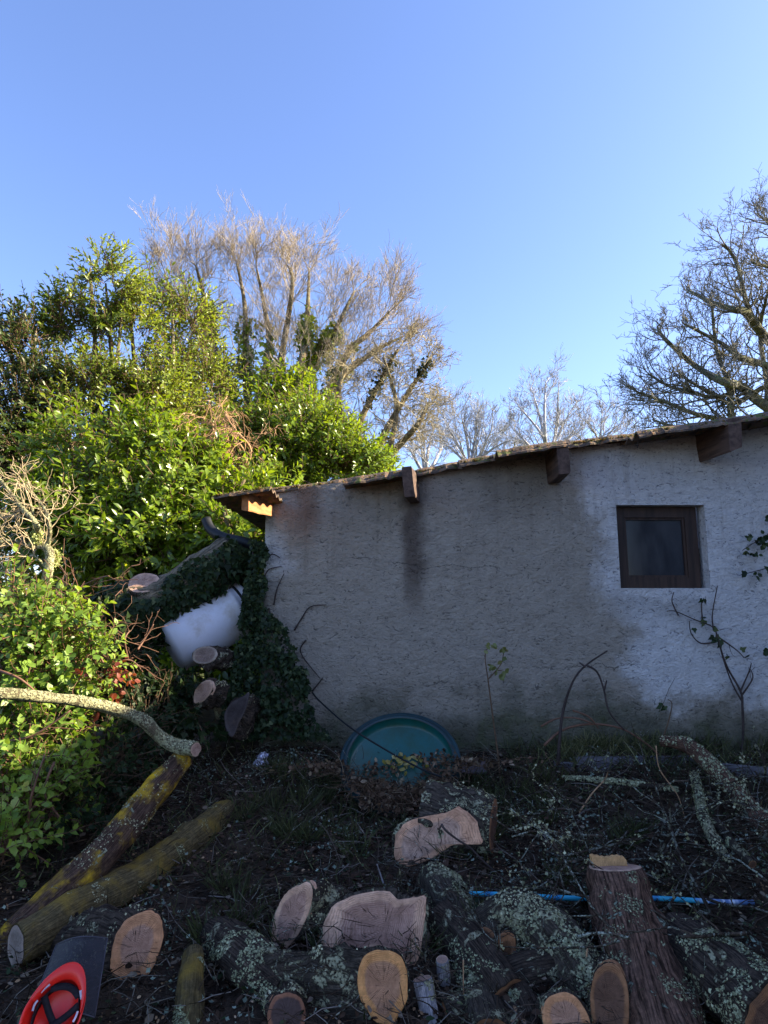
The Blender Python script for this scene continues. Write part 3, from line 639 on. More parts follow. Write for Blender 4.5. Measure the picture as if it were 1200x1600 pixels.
for ch in list(stub.children):      # the stump belongs to the trunk
    off = wloc(stub) - wloc(trk)
    ch.data.transform(Matrix.Translation(off)); ch.parent = trk
    ch.name = {'bark': 'branch_stump', 'cut_face': 'stump_face'}.get(ch.name.split('.')[0], ch.name)
bs = [c for c in trk.children if c.name.startswith('branch_stump')][0]; sf = [c for c in trk.children if c.name.startswith('stump_face')][0]; sf.parent = bs
bpy.data.objects.remove(stub)
log('small round log end with a pale bark ring in front of the white drum', 323, 1023, 4.75, (-.25, -1, .35), [(300, 1030), (302, 1018), (315, 1010), (332, 1010), (341, 1018), (338, 1030), (325, 1038), (307, 1037)],
    (.75, .6, -.25), .17, M_bk, woodmat('wood_pale_grey', (.30, .22, .18), (.42, .34, .27), .82), lich=40, auto=False)
log('dim pinkish tilted log end below the white drum', 319, 1083, 4.35, (-.5, -1, .25), [(302, 1096), (304, 1080), (315, 1066), (328, 1061), (334, 1068), (329, 1085), (316, 1098), (306, 1100)],
    (.6, 1, -.3), .14, M_bk, M_woodC, lich=60, auto=False)
log('dark grey weathered split log standing on end below the ivy at the shed corner', 365, 1112, 4.5, (.25, -1, .45), [(352, 1140), (350, 1115), (360, 1098), (378, 1088), (390, 1082), (386, 1105), (374, 1130), (362, 1155)],
    (.3, 1, -.4), .2, M_bk, woodmat('wood_weathered', (.06, .05, .048), (.08, .068, .065), .8), lich=30, taper=.8, auto=False)
# billet standing against the lichen-crusted log is its split end; thin splinter slabs and boards
BG = 'weathered boards along the foot of the wall'
def board(label, p0, p1, wv, t, m, name='board', cat='board', group=None, jag=.01):
    n = 14; V = []; wv = Vector(wv); up = (p1-p0).cross(wv).normalized()*t
    for i in range(n+1):
        s = p0.lerp(p1, i/n); e = jag*fbm(s.x, s.y, s.z, 13); d = (p1-p0).normalized()*(jag*2*random.uniform(-1, 1) if i in (0, n) else 0)
        V += [s + d, s + wv*(1+e*4) + d, s + wv*(1+e*4) + up + d, s + up + d]
    Fc = [(4*i+a, 4*i+(a+1) % 4, 4*i+4+(a+1) % 4, 4*i+4+a) for i in range(n) for a in range(4)] + [(3, 2, 1, 0), (4*n, 4*n+1, 4*n+2, 4*n+3)]
    return tag(build(name, V, Fc, m, None, False), label, cat, group)
board('long dark grey board lying along the foot of the wall under the window', P(905, 1208, 4.62), P(1110, 1206, 4.66), (0, .05, .09), .03, M_board, group=BG)
board('shorter grey board end continuing to the right of the crooked branch', P(1120, 1222, 4.5), P(1215, 1232, 4.4), (0, .05, .11), .03, M_board, group=BG)
board('broken board piece at the left end of the long board, stood on edge', P(870, 1213, 4.62), P(898, 1214, 4.6), (.01, .03, .085), .03, M_board, group=BG)
board('flat brown board piece lying beside the right rim of the teal tub', P(700, 1208, 4.5), P(757, 1210, 4.5), (.02, .05, .07), .015, simple('brown_board', (.10, .08, .085), .8), group=BG)
# ---------------------------------------------------------------- white drum behind the trunk
q = NT('white_plastic'); ob = q.coord(); n = q.noise(ob, 4, 6, .7); c = q.mix(q.ss(n, .45, .7), (.62, .62, .68), (.45, .41, .38)); M_drum = q.fin(c, .45, None, .4)
dr = thing('drum', 'white plastic drum lying on its side under the ivy-clad fallen trunk', 'drum', P(325, 985, 5.35))
a = P(262, 1012, 5.0); c_ = P(386, 944, 5.30); b = MB(); d = c_-a
prof = [(0, .10), (.02, .20), (.06, .235), (.2, .25), (.5, .262), (.78, .25), (.80, .263), (.83, .263), (.85, .245), (.93, .235), (.94, .25), (.97, .25), (1, .21)]
b.tube([a + d*t for t, r in prof], [r*.90 for t, r in prof], 40); b.build('body', M_drum, dr)
b = MB(); b.tube([a + d*.885, a + d*.90, a+d*.915], [.219, .225, .219], 40); b.build('rim_band', M_pipe, dr)

# ---------------------------------------------------------------- teal tub against the wall
q = NT('teal_plastic'); ob = q.coord(); n = q.noise(ob, 5, 6, .7); c = q.mix(q.ss(n, .4, .75), (.004, .090, .085), (.012, .060, .035))
sz = q.n('SeparateXYZ'); q.l(ob, sz.inputs[0]); c = q.mix(q.math('MULTIPLY', q.ss(q.math('ADD', sz.outputs[2], q.math('MULTIPLY', n, .25)), .2, -.02), .85), c, (.02, .055, .035)); M_teal = q.fin(c, .35, None, .45)
M_rim = simple('dark_teal_rim', (.006, .03, .034), .4, .4, 9)
tc = P(625, 1188, 4.36); tub = thing('tub', 'round teal plastic tub lid leaning against the foot of the wall, dead leaves in it', 'tub', tc)
tn = Vector((-.05, -.62, .78)).normalized(); tx = Vector((1, 0, 0)); tx = (tx - tn*tx.dot(tn)).normalized(); ty = tn.cross(tx)
RT = .375
def rev(prof, m, name, par, seg=72):
    V = [tc + tx*(r*math.cos(2*math.pi*j/seg)) + ty*(r*math.sin(2*math.pi*j/seg)) + tn*h for r, h in prof for j in range(seg)]
    Fc = [(k*seg+j, k*seg+(j+1) % seg, (k+1)*seg+(j+1) % seg, (k+1)*seg+j) for k in range(len(prof)-1) for j in range(seg)]
    if prof[0][0] < .02: Fc.append(tuple(range(seg))[::-1])
    return build(name, V, Fc, m, par)
rev([(.01, -.085), (.1, -.085), (.3, -.083), (RT-.05, -.062), (RT-.035, -.06), (RT-.03, 0), (RT-.03, .012)], M_teal, 'basin', tub)
rev([(RT-.034, .014), (RT-.026, .024), (RT-.012, .024), (RT-.006, .012), (RT, .012), (RT+.012, .018), (RT+.02, .008), (RT+.02, -.02), (RT+.012, -.02), (RT-.02, -.03), (RT-.028, -.09), (.01, -.10)], M_rim, 'rim', tub)
# leaves, soil crumbs in the tub
M_dead = leafmat('dead_leaves', (.05, .028, .018), (.16, .095, .06), (.34, .25, .17), .8, .1, .15)
M_dead2 = leafmat('dead_leaves_yellow', (.20, .17, .03), (.38, .30, .10), (.5, .42, .2), .8, .2, .15)
O = []
for _ in range(1500):
    r = RT*.86*math.sqrt(random.random()); t = random.uniform(0, 6.283); x, y = r*math.cos(t), r*math.sin(t)
    if y > .0 + .3*fbm(x, y, 3, 4) + (.10 if x > .1 else -.05): continue
    O.append(tc + tx*x + ty*y - tn*(.082 - .09*max(0, -y-.1)/.3 - .02*random.random()))
o = scatter('leaf_litter', 'curl', [tuple(p) for p in O], rdir(len(O)), rdir(len(O))*.8 + np.array(tn), rng.uniform(.015, .045, len(O)), M_dead, tub)
O = [tc + tx*random.gauss(.03, .06) + ty*random.gauss(.04, .028) - tn*(.075 - .015*random.random()) for _ in range(45)]
scatter('yellow_leaves', 'curl', [tuple(p) for p in O], rdir(45), rdir(45)*.6 + np.array(tn), rng.uniform(.03, .05, 45), M_dead2, tub)
O = []
for _ in range(1000):
    x = random.gauss(0, .30); r = math.sqrt(max(0, RT*RT - x*x)) if abs(x) < RT else .08; c1 = tc + tx*x - ty*(r*random.uniform(.62, 1.12)); O.append((c1.x + random.gauss(0, .02), c1.y + random.gauss(0, .03) - .03, c1.z + .015 + .04*random.random()))
debris = scatter('leaf_litter', 'curl', O, rdir(len(O)), rdir(len(O))*.8 + [0, -.3, .8], rng.uniform(.015, .045, len(O)), M_dead, label='heap of dead leaves and crumbs burying the lower rim of the teal tub', cat='leaf litter', stuff=True)
O2 = [O[i] for i in range(0, 700)]
scatter('twig_litter', 'stick', O2, rdir(len(O2))*[1, 1, .4], rdir(len(O2)), rng.uniform(.05, .2, len(O2)), M_dead, label='dry twigs lying over the lower rim of the teal tub', cat='twigs', stuff=True)
# black cable
b = MB(); b.tube(spline([P(488, 1082, 4.9), P(500, 1096, 4.7), P(545, 1135, 4.45), P(600, 1170, 4.3), P(655, 1200, 4.2), P(690, 1214, 4.15)], 40), .0058, 8)
tag(b.build('cable', M_pipe), 'thin black cable running from the ivy down across the teal tub', 'cable')
# crumpled foil
th = MB(); c0 = PG(408, 1190, .05); V = []; K = 14
for i in range(K+1):
    for j in range(20):
        t = i/K; a = j/20*6.283; r = (.042*(1 + .3*math.sin(3*t*3))*math.sin(math.pi*min(.97, t+.06))**.5 + .004); p = Vector((math.cos(a)*r, math.sin(a)*r, t*.085-.03))
        k = noise.cell(p*60); p = p*(1 + .32*fbm(p.x, p.y, p.z, 45)) ; p = Vector((p.x + .3*p.z, p.y, p.z)); V.append(c0 + p)
th.add(V, [(i*20+j, i*20+(j+1) % 20, (i+1)*20+(j+1) % 20, (i+1)*20+j) for i in range(K) for j in range(20)] + [tuple(range(20))[::-1], tuple(K*20+j for j in range(20))])
q = NT('foil'); n = q.vor(q.coord(), 60); q.b.inputs['Metallic'].default_value = .55; M_foil = q.fin(q.mix(q.ss(n, .2, .6), (.8, .8, .88), (.35, .33, .42)), .35, q.bump(n, 1, .01), .5)
tag(th.build('foil_wrapper', M_foil, None, False), 'small crumpled silver foil wrapper on the dark ground left of the teal tub', 'litter')
# blue pipe
def pipe(label, a, c, m, r=.0105):
    b = MB(); p = [a.lerp(c, i/24) for i in range(25)]; p = [v + Vector((0, 0, .004*math.sin(i*.5))) for i, v in enumerate(p)]
    b.tube(p, r, 14); return tag(b.build('pipe', m), label, 'pipe')
q = NT('blue_pipe_paint'); xo = q.n('SeparateXYZ'); q.l(q.coord(), xo.inputs[0]); n = q.noise(q.mapv(q.coord(), (14, 0, 0)), 1, 2)
cc = q.mix(q.ss(n, .42, .47), (.015, .26, .50), (.03, .42, .58)); cc = q.mix(q.ss(xo.outputs[0], 1.35, 1.45), cc, q.mix(q.ss(n, .45, .5), (.50, .55, .62), (.08, .16, .32)))
M_bp = q.fin(cc, .45, None, .4)
pa = PG(700, 1397, .06); pb = PG(1185, 1409, .06); pb = Vector((pb.x, pa.y + .02, P(1185, 1409, pa.y+.02).z))
pipe('thin bright blue pipe lying straight across the log heap', pa, pb, M_bp)

# ---------------------------------------------------------------- helmet with mesh visor
q = NT('red_helmet_plastic'); M_red = q.fin((.88, .022, .012), .32, None, .5); M_str = simple('black_webbing', (.014, .011, .014), .75, .3, 60)
M_clip = simple('white_clip', (.6, .55, .6), .4, .5)
he = thing('helmet', 'red forestry helmet lying upside down with black harness and dark mesh visor, bottom left corner', 'helmet', P(86, 1600, 2.28))
hc = P(82, 1584, 2.24); hn = Vector((.10, -.70, .62)).normalized(); hy = Vector((.18, .5, .75)); hy = (hy - hn*hy.dot(hn)).normalized(); hx = hy.cross(hn)   # hy: towards the brim
def H(x, y, z): return hc + (hx*x + hy*y + hn*z)*.80
def shellr(a):   # rim outline
    x = .108*math.cos(a); y = .135*math.sin(a)
    if y > 0: y = .168*math.sin(a)**1.0; x *= 1 - .12*math.sin(a)
    return x, y
for nm, inn, m in (('shell', 0.0, M_red),):
    V = []; seg = 56; Rr = 18
    for side in (0, 1):
        for k in range(Rr+1):
            ph = math.pi/2*k/Rr
            for j in range(seg):
                a = 2*math.pi*j/seg; x, y = shellr(a); s = math.cos(ph)*(1 if side == 0 else .97)
                fl = 1.0 + (.06 if k == 0 else 0)
                z = -(.105 if side == 0 else .101)*math.sin(ph)
                # inner cavity is shorter than the brim in front
                yy = y*s; 
                if y > 0 and k >= 1: yy = y*s*.90
                V.append(H(x*s*fl, yy*fl if y < 0 else yy, z + (.012 if (k == 0 and y > .08) else 0)))
    n1 = (Rr+1)*seg; Fc = []
    for k in range(Rr):
        for j in range(seg):
            j2 = (j+1) % seg; Fc.append((k*seg+j, k*seg+j2, (k+1)*seg+j2, (k+1)*seg+j)); Fc.append((n1+k*seg+j, n1+(k+1)*seg+j, n1+(k+1)*seg+j2, n1+k*seg+j2))
    Fc += [(j, n1+j, n1+(j+1) % seg, (j+1) % seg) for j in range(seg)]
    build('shell', V, Fc, M_red, he)
# brim band: the wide flat peak
V = []; Fc = []; nb = 26
for i in range(nb+1):
    a = R(8) + (math.pi-R(16))*i/nb; x, y = shellr(a)
    for s_, z in ((1.03, .012), (1.0, .015), (.95-.22*math.sin(a), -.018), (.93-.22*math.sin(a), -.022), (.95-.22*math.sin(a), -.028), (1.0, .008)): V.append(H(x*s_, y*s_, z))
for i in range(nb):
    for k in range(6): Fc.append((i*6+k, i*6+(k+1) % 6, i*6+6+(k+1) % 6, i*6+6+k))
build('brim', V, Fc, M_red, he)
def strap(pts, wd, nm='strap', m=None, th_=.004):
    p = spline(pts, 16); V = []; Fc = []
    for i, v in enumerate(p):
        t = (p[min(15, i+1)] - p[max(0, i-1)]).normalized(); s = t.cross(hn).normalized()*wd/2; u = hn*th_
        V += [v-s, v+s, v+s+u, v-s+u]
        if i: b_ = 4*(i-1); Fc += [(b_+k, b_+(k+1) % 4, b_+4+(k+1) % 4, b_+4+k) for k in range(4)]
    Fc += [(0, 1, 2, 3), (63, 62, 61, 60)]
    build(nm, V, Fc, m or M_str, he)
# headband and crossing straps
hb = [H(.080*math.cos(a), .005 + .098*math.sin(a), -.030) for a in [2*math.pi*i/12 for i in range(12)]]; hb.append(hb[0])
b = MB(); V = []; Fc = []
pp = cspline(hb[:-1], 60)
for i, v in enumerate(pp):
    o_ = (v - H(0, .005, -.03)).normalized()*.003
    V += [v, v + o_, v + o_ - hn*.026, v - hn*.026]
    i2 = (i+1) % 60; Fc += [(4*i+k, 4*i+(k+1) % 4, 4*i2+(k+1) % 4, 4*i2+k) for k in range(4)]
build('headband', V, Fc, M_str, he)
strap([H(-.074, .050, -.030), H(-.035, .01, -.062), H(.0, -.02, -.078), H(.04, -.06, -.066), H(.072, -.085, -.03)], .020)
strap([H(.074, .050, -.030), H(.035, .01, -.060), H(.0, -.02, -.074), H(-.04, -.06, -.066), H(-.072, -.085, -.03)], .020)
strap([H(-.06, .075, -.03), H(-.03, .092, -.034), H(0, .098, -.036), H(.03, .092, -.034), H(.06, .075, -.03)], .020)
strap([H(-.088, .055, -.018), H(-.078, .072, -.014), H(-.066, .086, -.012)], .007, 'clip', M_clip); strap([H(.062, .093, -.012), H(.074, .078, -.014), H(.08, .068, -.018)], .009, 'clip', M_clip)
strap([H(-.085, -.005, -.02), H(-.088, .015, -.018), H(-.084, .03, -.018)], .006, 'clip', M_clip); strap([H(.085, -.005, -.02), H(.088, .01, -.018), H(.086, .03, -.018)], .006, 'clip', M_clip)
# visor: curved dark mesh screen standing behind the brim
q = NT('visor_mesh'); n = q.noise(q.coord(), 9, 5); q.fin(q.mix(n, (.010, .010, .012), (.030, .028, .034)), .6, None, .3)
tr = q.n('BsdfTransparent'); mx = q.n('MixShader'); uvx = q.mapv(q.coord('UV'), (90, 90, 1)); ck = q.n('TexChecker'); q.l(uvx, ck.inputs[0]); ck.inputs['Scale'].default_value = 1
q.l(q.math('MULTIPLY', ck.outputs[1], .35), mx.inputs[0]); q.l(q.b.outputs[0], mx.inputs[1]); q.l(tr.outputs[0], mx.inputs[2]); q.l(mx.outputs[0], q.out.inputs[0]); M_vis = q.m
b0 = P(48, 1575, 2.36); b1 = P(148, 1590, 2.34); t0 = P(88, 1476, 2.50); t1 = P(168, 1466, 2.48); V = []; U = []; Fc = []; vn = (b1-b0).cross(t0-b0).normalized()
for i in range(17):
    for j in range(13):
        s_, t_ = i/16, j/12; p = b0.lerp(b1, s_).lerp(t0.lerp(t1, s_), t_) - vn*(-.035*math.sin(math.pi*s_)); V.append(p); U.append((s_, t_))
Fc = [(i*13+j, (i+1)*13+j, (i+1)*13+j+1, i*13+j+1) for i in range(16) for j in range(12)]
vis = build('visor', V, Fc, M_vis, he, uv=U); b = MB(); b.tube([V[i*13] for i in range(17)], .0025, 6); b.tube([V[j] for j in range(13)], .002, 6); b.tube([V[16*13+j] for j in range(13)], .002, 6); b.tube([V[i*13+12] for i in range(17)], .002, 6)
e_ = b.build('visor_edge', simple('visor_edging', (.06, .055, .065), .5), he)
# ---------------------------------------------------------------- vegetation materials
M_laurel = leafmat('laurel_leaves', (.08, .14, .012), (.19, .27, .022), (.34, .37, .04), .3, .42, .5)
M_privet = leafmat('privet_leaves', (.075, .12, .016), (.21, .265, .035), (.38, .38, .07), .35, .42, .4)
M_holly = leafmat('dark_evergreen_leaves', (.022, .042, .014), (.07, .10, .022), (.16, .19, .04), .4, .3, .4)
M_ivy = leafmat('ivy_leaves', (.010, .020, .007), (.026, .046, .016), (.10, .12, .05), .5, .2, .2)
M_ivyhi = leafmat('ivy_leaves_high', (.11, .17, .015), (.26, .32, .035), (.42, .42, .08), .4, .25, .4)
M_bram = leafmat('bramble_leaves', (.10, .19, .03), (.24, .34, .06), (.42, .42, .14), .4, .42, .4)
M_red = leafmat('red_bramble_leaves', (.12, .02, .015), (.22, .05, .03), (.3, .12, .05), .5, .3, .3)
M_twig = simple('brown_twig', (.12, .075, .045), .85, .2, 30)
M_tan = simple('tan_twig', (.40, .24, .13), .85, .2, 30)
M_limb = barkmat('tree_bark', (.07, .055, .035), (.22, .18, .11), (.36, .36, .22), .52)
M_ash = simple('ash_twig_bark', (.36, .30, .22), .9, .1, 3)
M_oakb = simple('oak_bark', (.17, .16, .12), .9, .1, 3)
M_far = simple('far_tree_hazed_bark', (.36, .36, .37), .9, .1, 3)  # paled and greyed: distance haze put into the bark colour
M_dark = simple('dark_vine', (.05, .035, .03), .8, .3, 20)
M_red2 = simple('red_bramble_stem', (.15, .075, .045), .6, .3, 20)

# ---------------------------------------------------------------- foliage made of leafy twigs
def ell(px, py, rx, ry, y, dy=None):
    c = P(px, py, y); k = c.y/(ray(px, py).y)/F; return (c, rx*k, (dy if dy else (rx+ry)/2*k), ry*k)
def foliage(blobs, n, leaf, nleaf=12, tw=.28, gap=.0, up=.35, shell=.35, gs=1.4, droop=.3):
    wts = np.array([b[1]*b[2] + b[2]*b[3] + b[1]*b[3] for b in blobs]); wts /= wts.sum()
    O = []; D = []; Nn = []; TW = []
    for bi, (c, rx, ry, rz) in enumerate(blobs):
        m = int(n*wts[bi]*2.2); d = rdir(m); r = shell + (1-shell)*rng.random(m)**.6; k = 0
        for i in range(m):
            if k > n*wts[bi]: break
            f_ = 1 + .28*fbm(d[i][0]*1.3 + bi, d[i][1]*1.3, d[i][2]*1.3, 1.6)
            p = np.array([c.x + d[i][0]*rx*r[i]*f_, c.y + d[i][1]*ry*r[i]*f_, c.z + d[i][2]*rz*r[i]*f_])
            if p[2] < .35 or fbm(p[0], p[1], p[2], gs) < gap - .25: continue
            k += 1
            a = d[i]*1.0 + np.array([0, 0, up]) + rng.normal(size=3)*.45; a /= np.linalg.norm(a); TW.append((p, a))
    TW_p = np.array([t[0] for t in TW]); TW_a = np.array([t[1] for t in TW]); m = len(TW)
    L = tw*rng.uniform(.6, 1.3, m); tone = rng.random(m)
    q1 = np.cross(TW_a, [0, 0, 1.0] + .01*rng.normal(size=3)); q1 /= np.linalg.norm(q1, axis=1)[:, None]; q2 = np.cross(TW_a, q1)
    Os = []; Ds = []; Ns = []; Ts = []
    for k in range(nleaf):
        t = (k + rng.random(m)*.8)/nleaf; ang = k*2.4 + rng.random(m)*.9
        side = q1*np.cos(ang)[:, None] + q2*np.sin(ang)[:, None]
        Os.append(TW_p + TW_a*(L*t)[:, None]); dd = TW_a*(.45 + .5*t)[:, None] + side*.85 - np.array([0, 0, droop])*rng.random(m)[:, None]
        Ds.append(dd); Ns.append(TW_a*1.0 - side*.4 + np.array([0, 0, .5]) + rng.normal(size=(m, 3))*.3); Ts.append(np.clip(tone*.5 + rng.random(m)*.5, 0, 1))
    return np.concatenate(Os), np.concatenate(Ds), np.concatenate(Ns), np.concatenate(Ts), TW_p, TW_a, L
def add_foliage(par, name, kind, blobs, n, leaf, m, stems=None, **k):
    O, D, Nn, T, p, a, L = foliage(blobs, n, leaf, **k)
    sc_ = leaf*rng.uniform(.6, 1.25, len(O))
    o = scatter(name, kind, O, D, Nn, sc_, m, par, tone=T)
    if stems is not None: scatter('twigs', 'stick', p - a*.1, a, rdir(len(p)), L*1.15 + .1, stems, par)
    return o
def limbs(b, base, tips, r0=.09, r1=.015, n=9, wob=.12, sides=7):
    for t in tips:
        t = Vector(t); mid = base.lerp(t, .45) + Vector((random.gauss(0, wob), random.gauss(0, wob), abs(random.gauss(0, wob)) + .1*(t-base).length*0))
        b.tube(spline([base, mid, t], n), list(np.linspace(r0, r1, n)), sides)
# recursive bare branching
def grow(b, p, d, L, r, depth, spread=.55, up=.12, kids=(2, 4), seg=4, minr=.004, wig=.16, ratio=.62, out=None):
    pts = [p]; dd = d.normalized(); q_ = p
    for i in range(seg):
        dd = (dd + Vector((random.gauss(0, wig), random.gauss(0, wig), random.gauss(0, wig)+up*.5))).normalized(); q_ = q_ + dd*(L/seg); pts.append(q_)
    r1 = max(minr*.7, r*.55); b.tube(pts, list(np.linspace(r, r1, seg+1)), 3 if r < .012 else (4 if r < .03 else 6), caps=False)
    if depth <= 0: return
    for k in range(random.randint(*kids)):
        t = random.uniform(.3, 1.0); i = min(seg-1, int(t*seg)); s = pts[i].lerp(pts[i+1], t*seg-i)
        ax = Vector(rdir(1)[0]); nd = (dd + ax*spread*random.uniform(.6, 1.3) + Vector((0, 0, up))).normalized()
        grow(b, s, nd, L*ratio*random.uniform(.7, 1.25), max(minr, r1*random.uniform(.6, .9)), depth-1, spread, up, kids, seg, minr, wig, ratio)
def limb_px(b, pts, y, r0, r1, jit=.35, sides=8):
    pp = [P(px, py, y + (random.gauss(0, jit) if i else 0)) for i, (px, py) in enumerate(pts)]; n = len(pts)*4
    s = spline(pp, n); b.tube(s, list(np.linspace(r0, r1, n)), sides, nz=.08, lump=.1); return s
def sprout(b, s, n, L, r, depth, t0=.25, **k):
    K = len(s)
    for _ in range(n):
        t = t0 + (1-t0)*random.random()**.8; i = min(K-2, int(t*(K-1))); p = s[i].lerp(s[i+1], t*(K-1)-i); d = (s[i+1]-s[i]).normalized()
        ax = Vector(rdir(1)[0]); nd = d + ax*random.uniform(.5, .95)
        grow(b, p, nd, L*random.uniform(.6, 1.2)*(1.15-.5*t), r*(1.1-.6*t), depth, **k)

# ---- tall many-stemmed bare tree with ivied stems
YA = 13.0
ash = thing('bare_tree', 'tall many-stemmed bare tree with a domed crown and ivied stems behind the shed', 'tree', (P(400, 900, YA).x, YA, .45))
bt = MB(); bw = MB(); base = Vector((P(400, 900, YA).x, YA, .3)); fork = P(395, 735, YA)
bt.tube(spline([base, base.lerp(fork, .5) + Vector((.05, 0, 0)), fork], 12), list(np.linspace(.42, .32, 12)), 12, nz=.1)
fan = [[(395, 740), (363, 610), (325, 480), (311, 393), (300, 345)], [(390, 740), (350, 585), (292, 450), (252, 372)], [(395, 740), (385, 600), (382, 510), (379, 412), (367, 338)],
       [(400, 740), (400, 620), (420, 500), (412, 420), (400, 350)], [(402, 740), (428, 590), (446, 487), (461, 382), (455, 345)], [(405, 740), (458, 600), (484, 487), (489, 412), (491, 352)],
       [(410, 740), (470, 570), (521, 495), (547, 446), (572, 392)], [(412, 740), (500, 630), (560, 510), (600, 470), (636, 430)], [(405, 745), (470, 660), (545, 560), (610, 505), (655, 480)], [(385, 745), (330, 640), (262, 520), (232, 430)]]
stems = []
for i, f in enumerate(fan):
    f = [(430 + (a-430)*(.95 if a < 430 else .87), 745 - (745-b_)*.82) for a, b_ in f]
    s = limb_px(bt, f, YA, .12, .022, .45); stems.append(s)
    sprout(bw, s, 15, 1.2, .013, 3, t0=.15, spread=.6, up=.12, kids=(4, 5), minr=.0028, wig=.16, seg=4)
    for _ in range(4): grow(bw, s[-1], (s[-1]-s[-4]).normalized() + Vector((random.gauss(0, .35), random.gauss(0, .35), .1)), .45, .011, 3, spread=.6, up=.12, kids=(4, 5), minr=.0028, wig=.16)
bt.build('trunk', M_limb, ash); bw.build('branches', M_ash, ash)
O = []; Dd = []
for i, s in enumerate(stems):
    hi = (.62, .6, .72, .55, .5, .62, .66, .5, .55, .4)[i]
    for _ in range(1500 if i in (0, 1, 2, 5, 6) else 600):
        t = (.18 + .82*random.random())*hi*1.12; k = min(len(s)-2, int(t*(len(s)-1))); p = s[k].lerp(s[k+1], t*(len(s)-1)-k)
        if fbm(p.x, p.y, p.z, 1.7) < -.1: continue
        w_ = .27*(1.25-t)*(1 + .9*fbm(p.x, p.z, 2, 1.1)); o_ = Vector(rdir(1)[0])*w_*random.random()**.5; O.append(tuple(p + o_)); Dd.append(tuple(o_ + Vector((0, 0, -.05))))
O = np.array(O); scatter('ivy', 'ivy', O, np.array(Dd) + rdir(len(O))*.15, rdir(len(O)) + [.3, -.3, .6], rng.uniform(.06, .13, len(O)), M_ivyhi, ash)

# ---- twiggy tan tree lower right of it
ht = thing('bare_tree', 'smaller tangled tan bare tree above the roof, just right of the mounded laurel', 'tree', (P(590, 900, 12).x, 12, .45))
bt = MB(); bw = MB(); base = Vector((P(585, 900, 12).x, 12, .3)); fork = P(575, 735, 12); bt.tube([base, fork], [.2, .15], 10, nz=.1)
hl = [[(570, 745), (560, 670), (598, 590), (622, 545)], [(575, 745), (600, 680), (640, 610), (672, 565)], [(570, 745), (535, 660), (530, 600), (560, 560)], [(578, 745), (620, 700), (655, 660), (668, 630)], [(575, 745), (600, 720), (620, 640), (600, 560)], [(570, 745), (520, 690), (505, 640), (520, 590)]]
hs_ = []
for f in hl:
    s = limb_px(bt, f, 12, .09, .024, .4); hs_.append(s); sprout(bw, s, 24, .68, .014, 3, t0=.15, spread=.85, up=.0, kids=(3, 4), minr=.004, wig=.26)
bt.build('trunk', M_limb, ht); bw.build('branches', simple('tan_branch', (.33, .28, .17), .9, .1, 3), ht)
O = []
for s in (hs_[0], hs_[1]):
    for _ in range(750):
        t = random.uniform(.05, .95); k = min(len(s)-2, int(t*(len(s)-1))); p = s[k].lerp(s[k+1], t*(len(s)-1)-k)
        if fbm(p.x, p.y, p.z, 1.2) < -.05: continue
        O.append(tuple(p + Vector(rdir(1)[0])*random.random()*.17))
O = np.array(O); scatter('ivy', 'ivy', O, rdir(len(O)), rdir(len(O)) + [.3, -.3, .6], rng.uniform(.05, .10, len(O)), M_ivy, ht)

# ---- big oak at the right
YO = 16.0; ok = thing('oak_tree', 'large bare oak with crooked dark limbs reaching in from the right edge above the roof', 'tree', (P(1330, 900, YO).x, YO, .45))
bt = MB(); bw = MB(); base = Vector((P(1330, 900, YO).x, YO, .3)); f0 = P(1330, 690, YO); f1 = P(1300, 430, YO)
bt.tube(spline([base, f0, P(1322, 560, YO), f1], 20), list(np.linspace(.55, .3, 20)), 14, nz=.1)
ol = [([(1325, 690), (1200, 632), (1145, 593), (1108, 582), (1057, 554), (1004, 509), (990, 488)], .20), ([(1320, 600), (1200, 517), (1153, 464), (1130, 458), (1085, 444), (1046, 424)], .20), ([(1165, 478), (1150, 440), (1133, 376), (1112, 345)], .10),
      ([(1150, 720), (1124, 640), (1120, 590), (1097, 525), (1088, 440)], .13), ([(1320, 620), (1200, 559), (1139, 540), (1108, 517), (1040, 483)], .14), ([(1150, 690), (1110, 652), (1057, 638), (996, 615), (953, 601)], .10),
      ([(1310, 500), (1230, 420), (1200, 388), (1162, 376)], .11), ([(1305, 450), (1240, 360), (1200, 315), (1185, 300)], .12), ([(1180, 700), (1190, 600), (1176, 500), (1190, 430)], .12), ([(1320, 650), (1240, 600), (1190, 590), (1130, 620), (1080, 600), (1030, 570)], .12),
      ([(1130, 600), (1090, 610), (1050, 600), (1010, 590), (975, 570)], .07), ([(1130, 690), (1080, 680), (1030, 665), (985, 650)], .06)]
for f, r in ol:
    f = [(a + max(0, 1200-a)*.14 + 8, 720 - (720-b_)*.90) for a, b_ in f]
    s = limb_px(bt, f, YO, r*.8, .030, .6, 9); k = max(14, int(len(f)*6.5))
    sprout(bw, s, int(k*.9), 1.2, .028, 3, t0=.1, spread=.9, up=.10, kids=(2, 3), minr=.006, wig=.26, seg=5, ratio=.6)
    grow(bw, s[-1], s[-1]-s[-4], .6, .020, 3, spread=.8, up=.1, kids=(3, 4), minr=.006, wig=.26, seg=5)
bt.build('trunk', barkmat('oak_trunk_bark', (.045, .042, .03), (.14, .135, .09), (.24, .27, .13), .5), ok); bw.build('branches', M_oakb, ok)

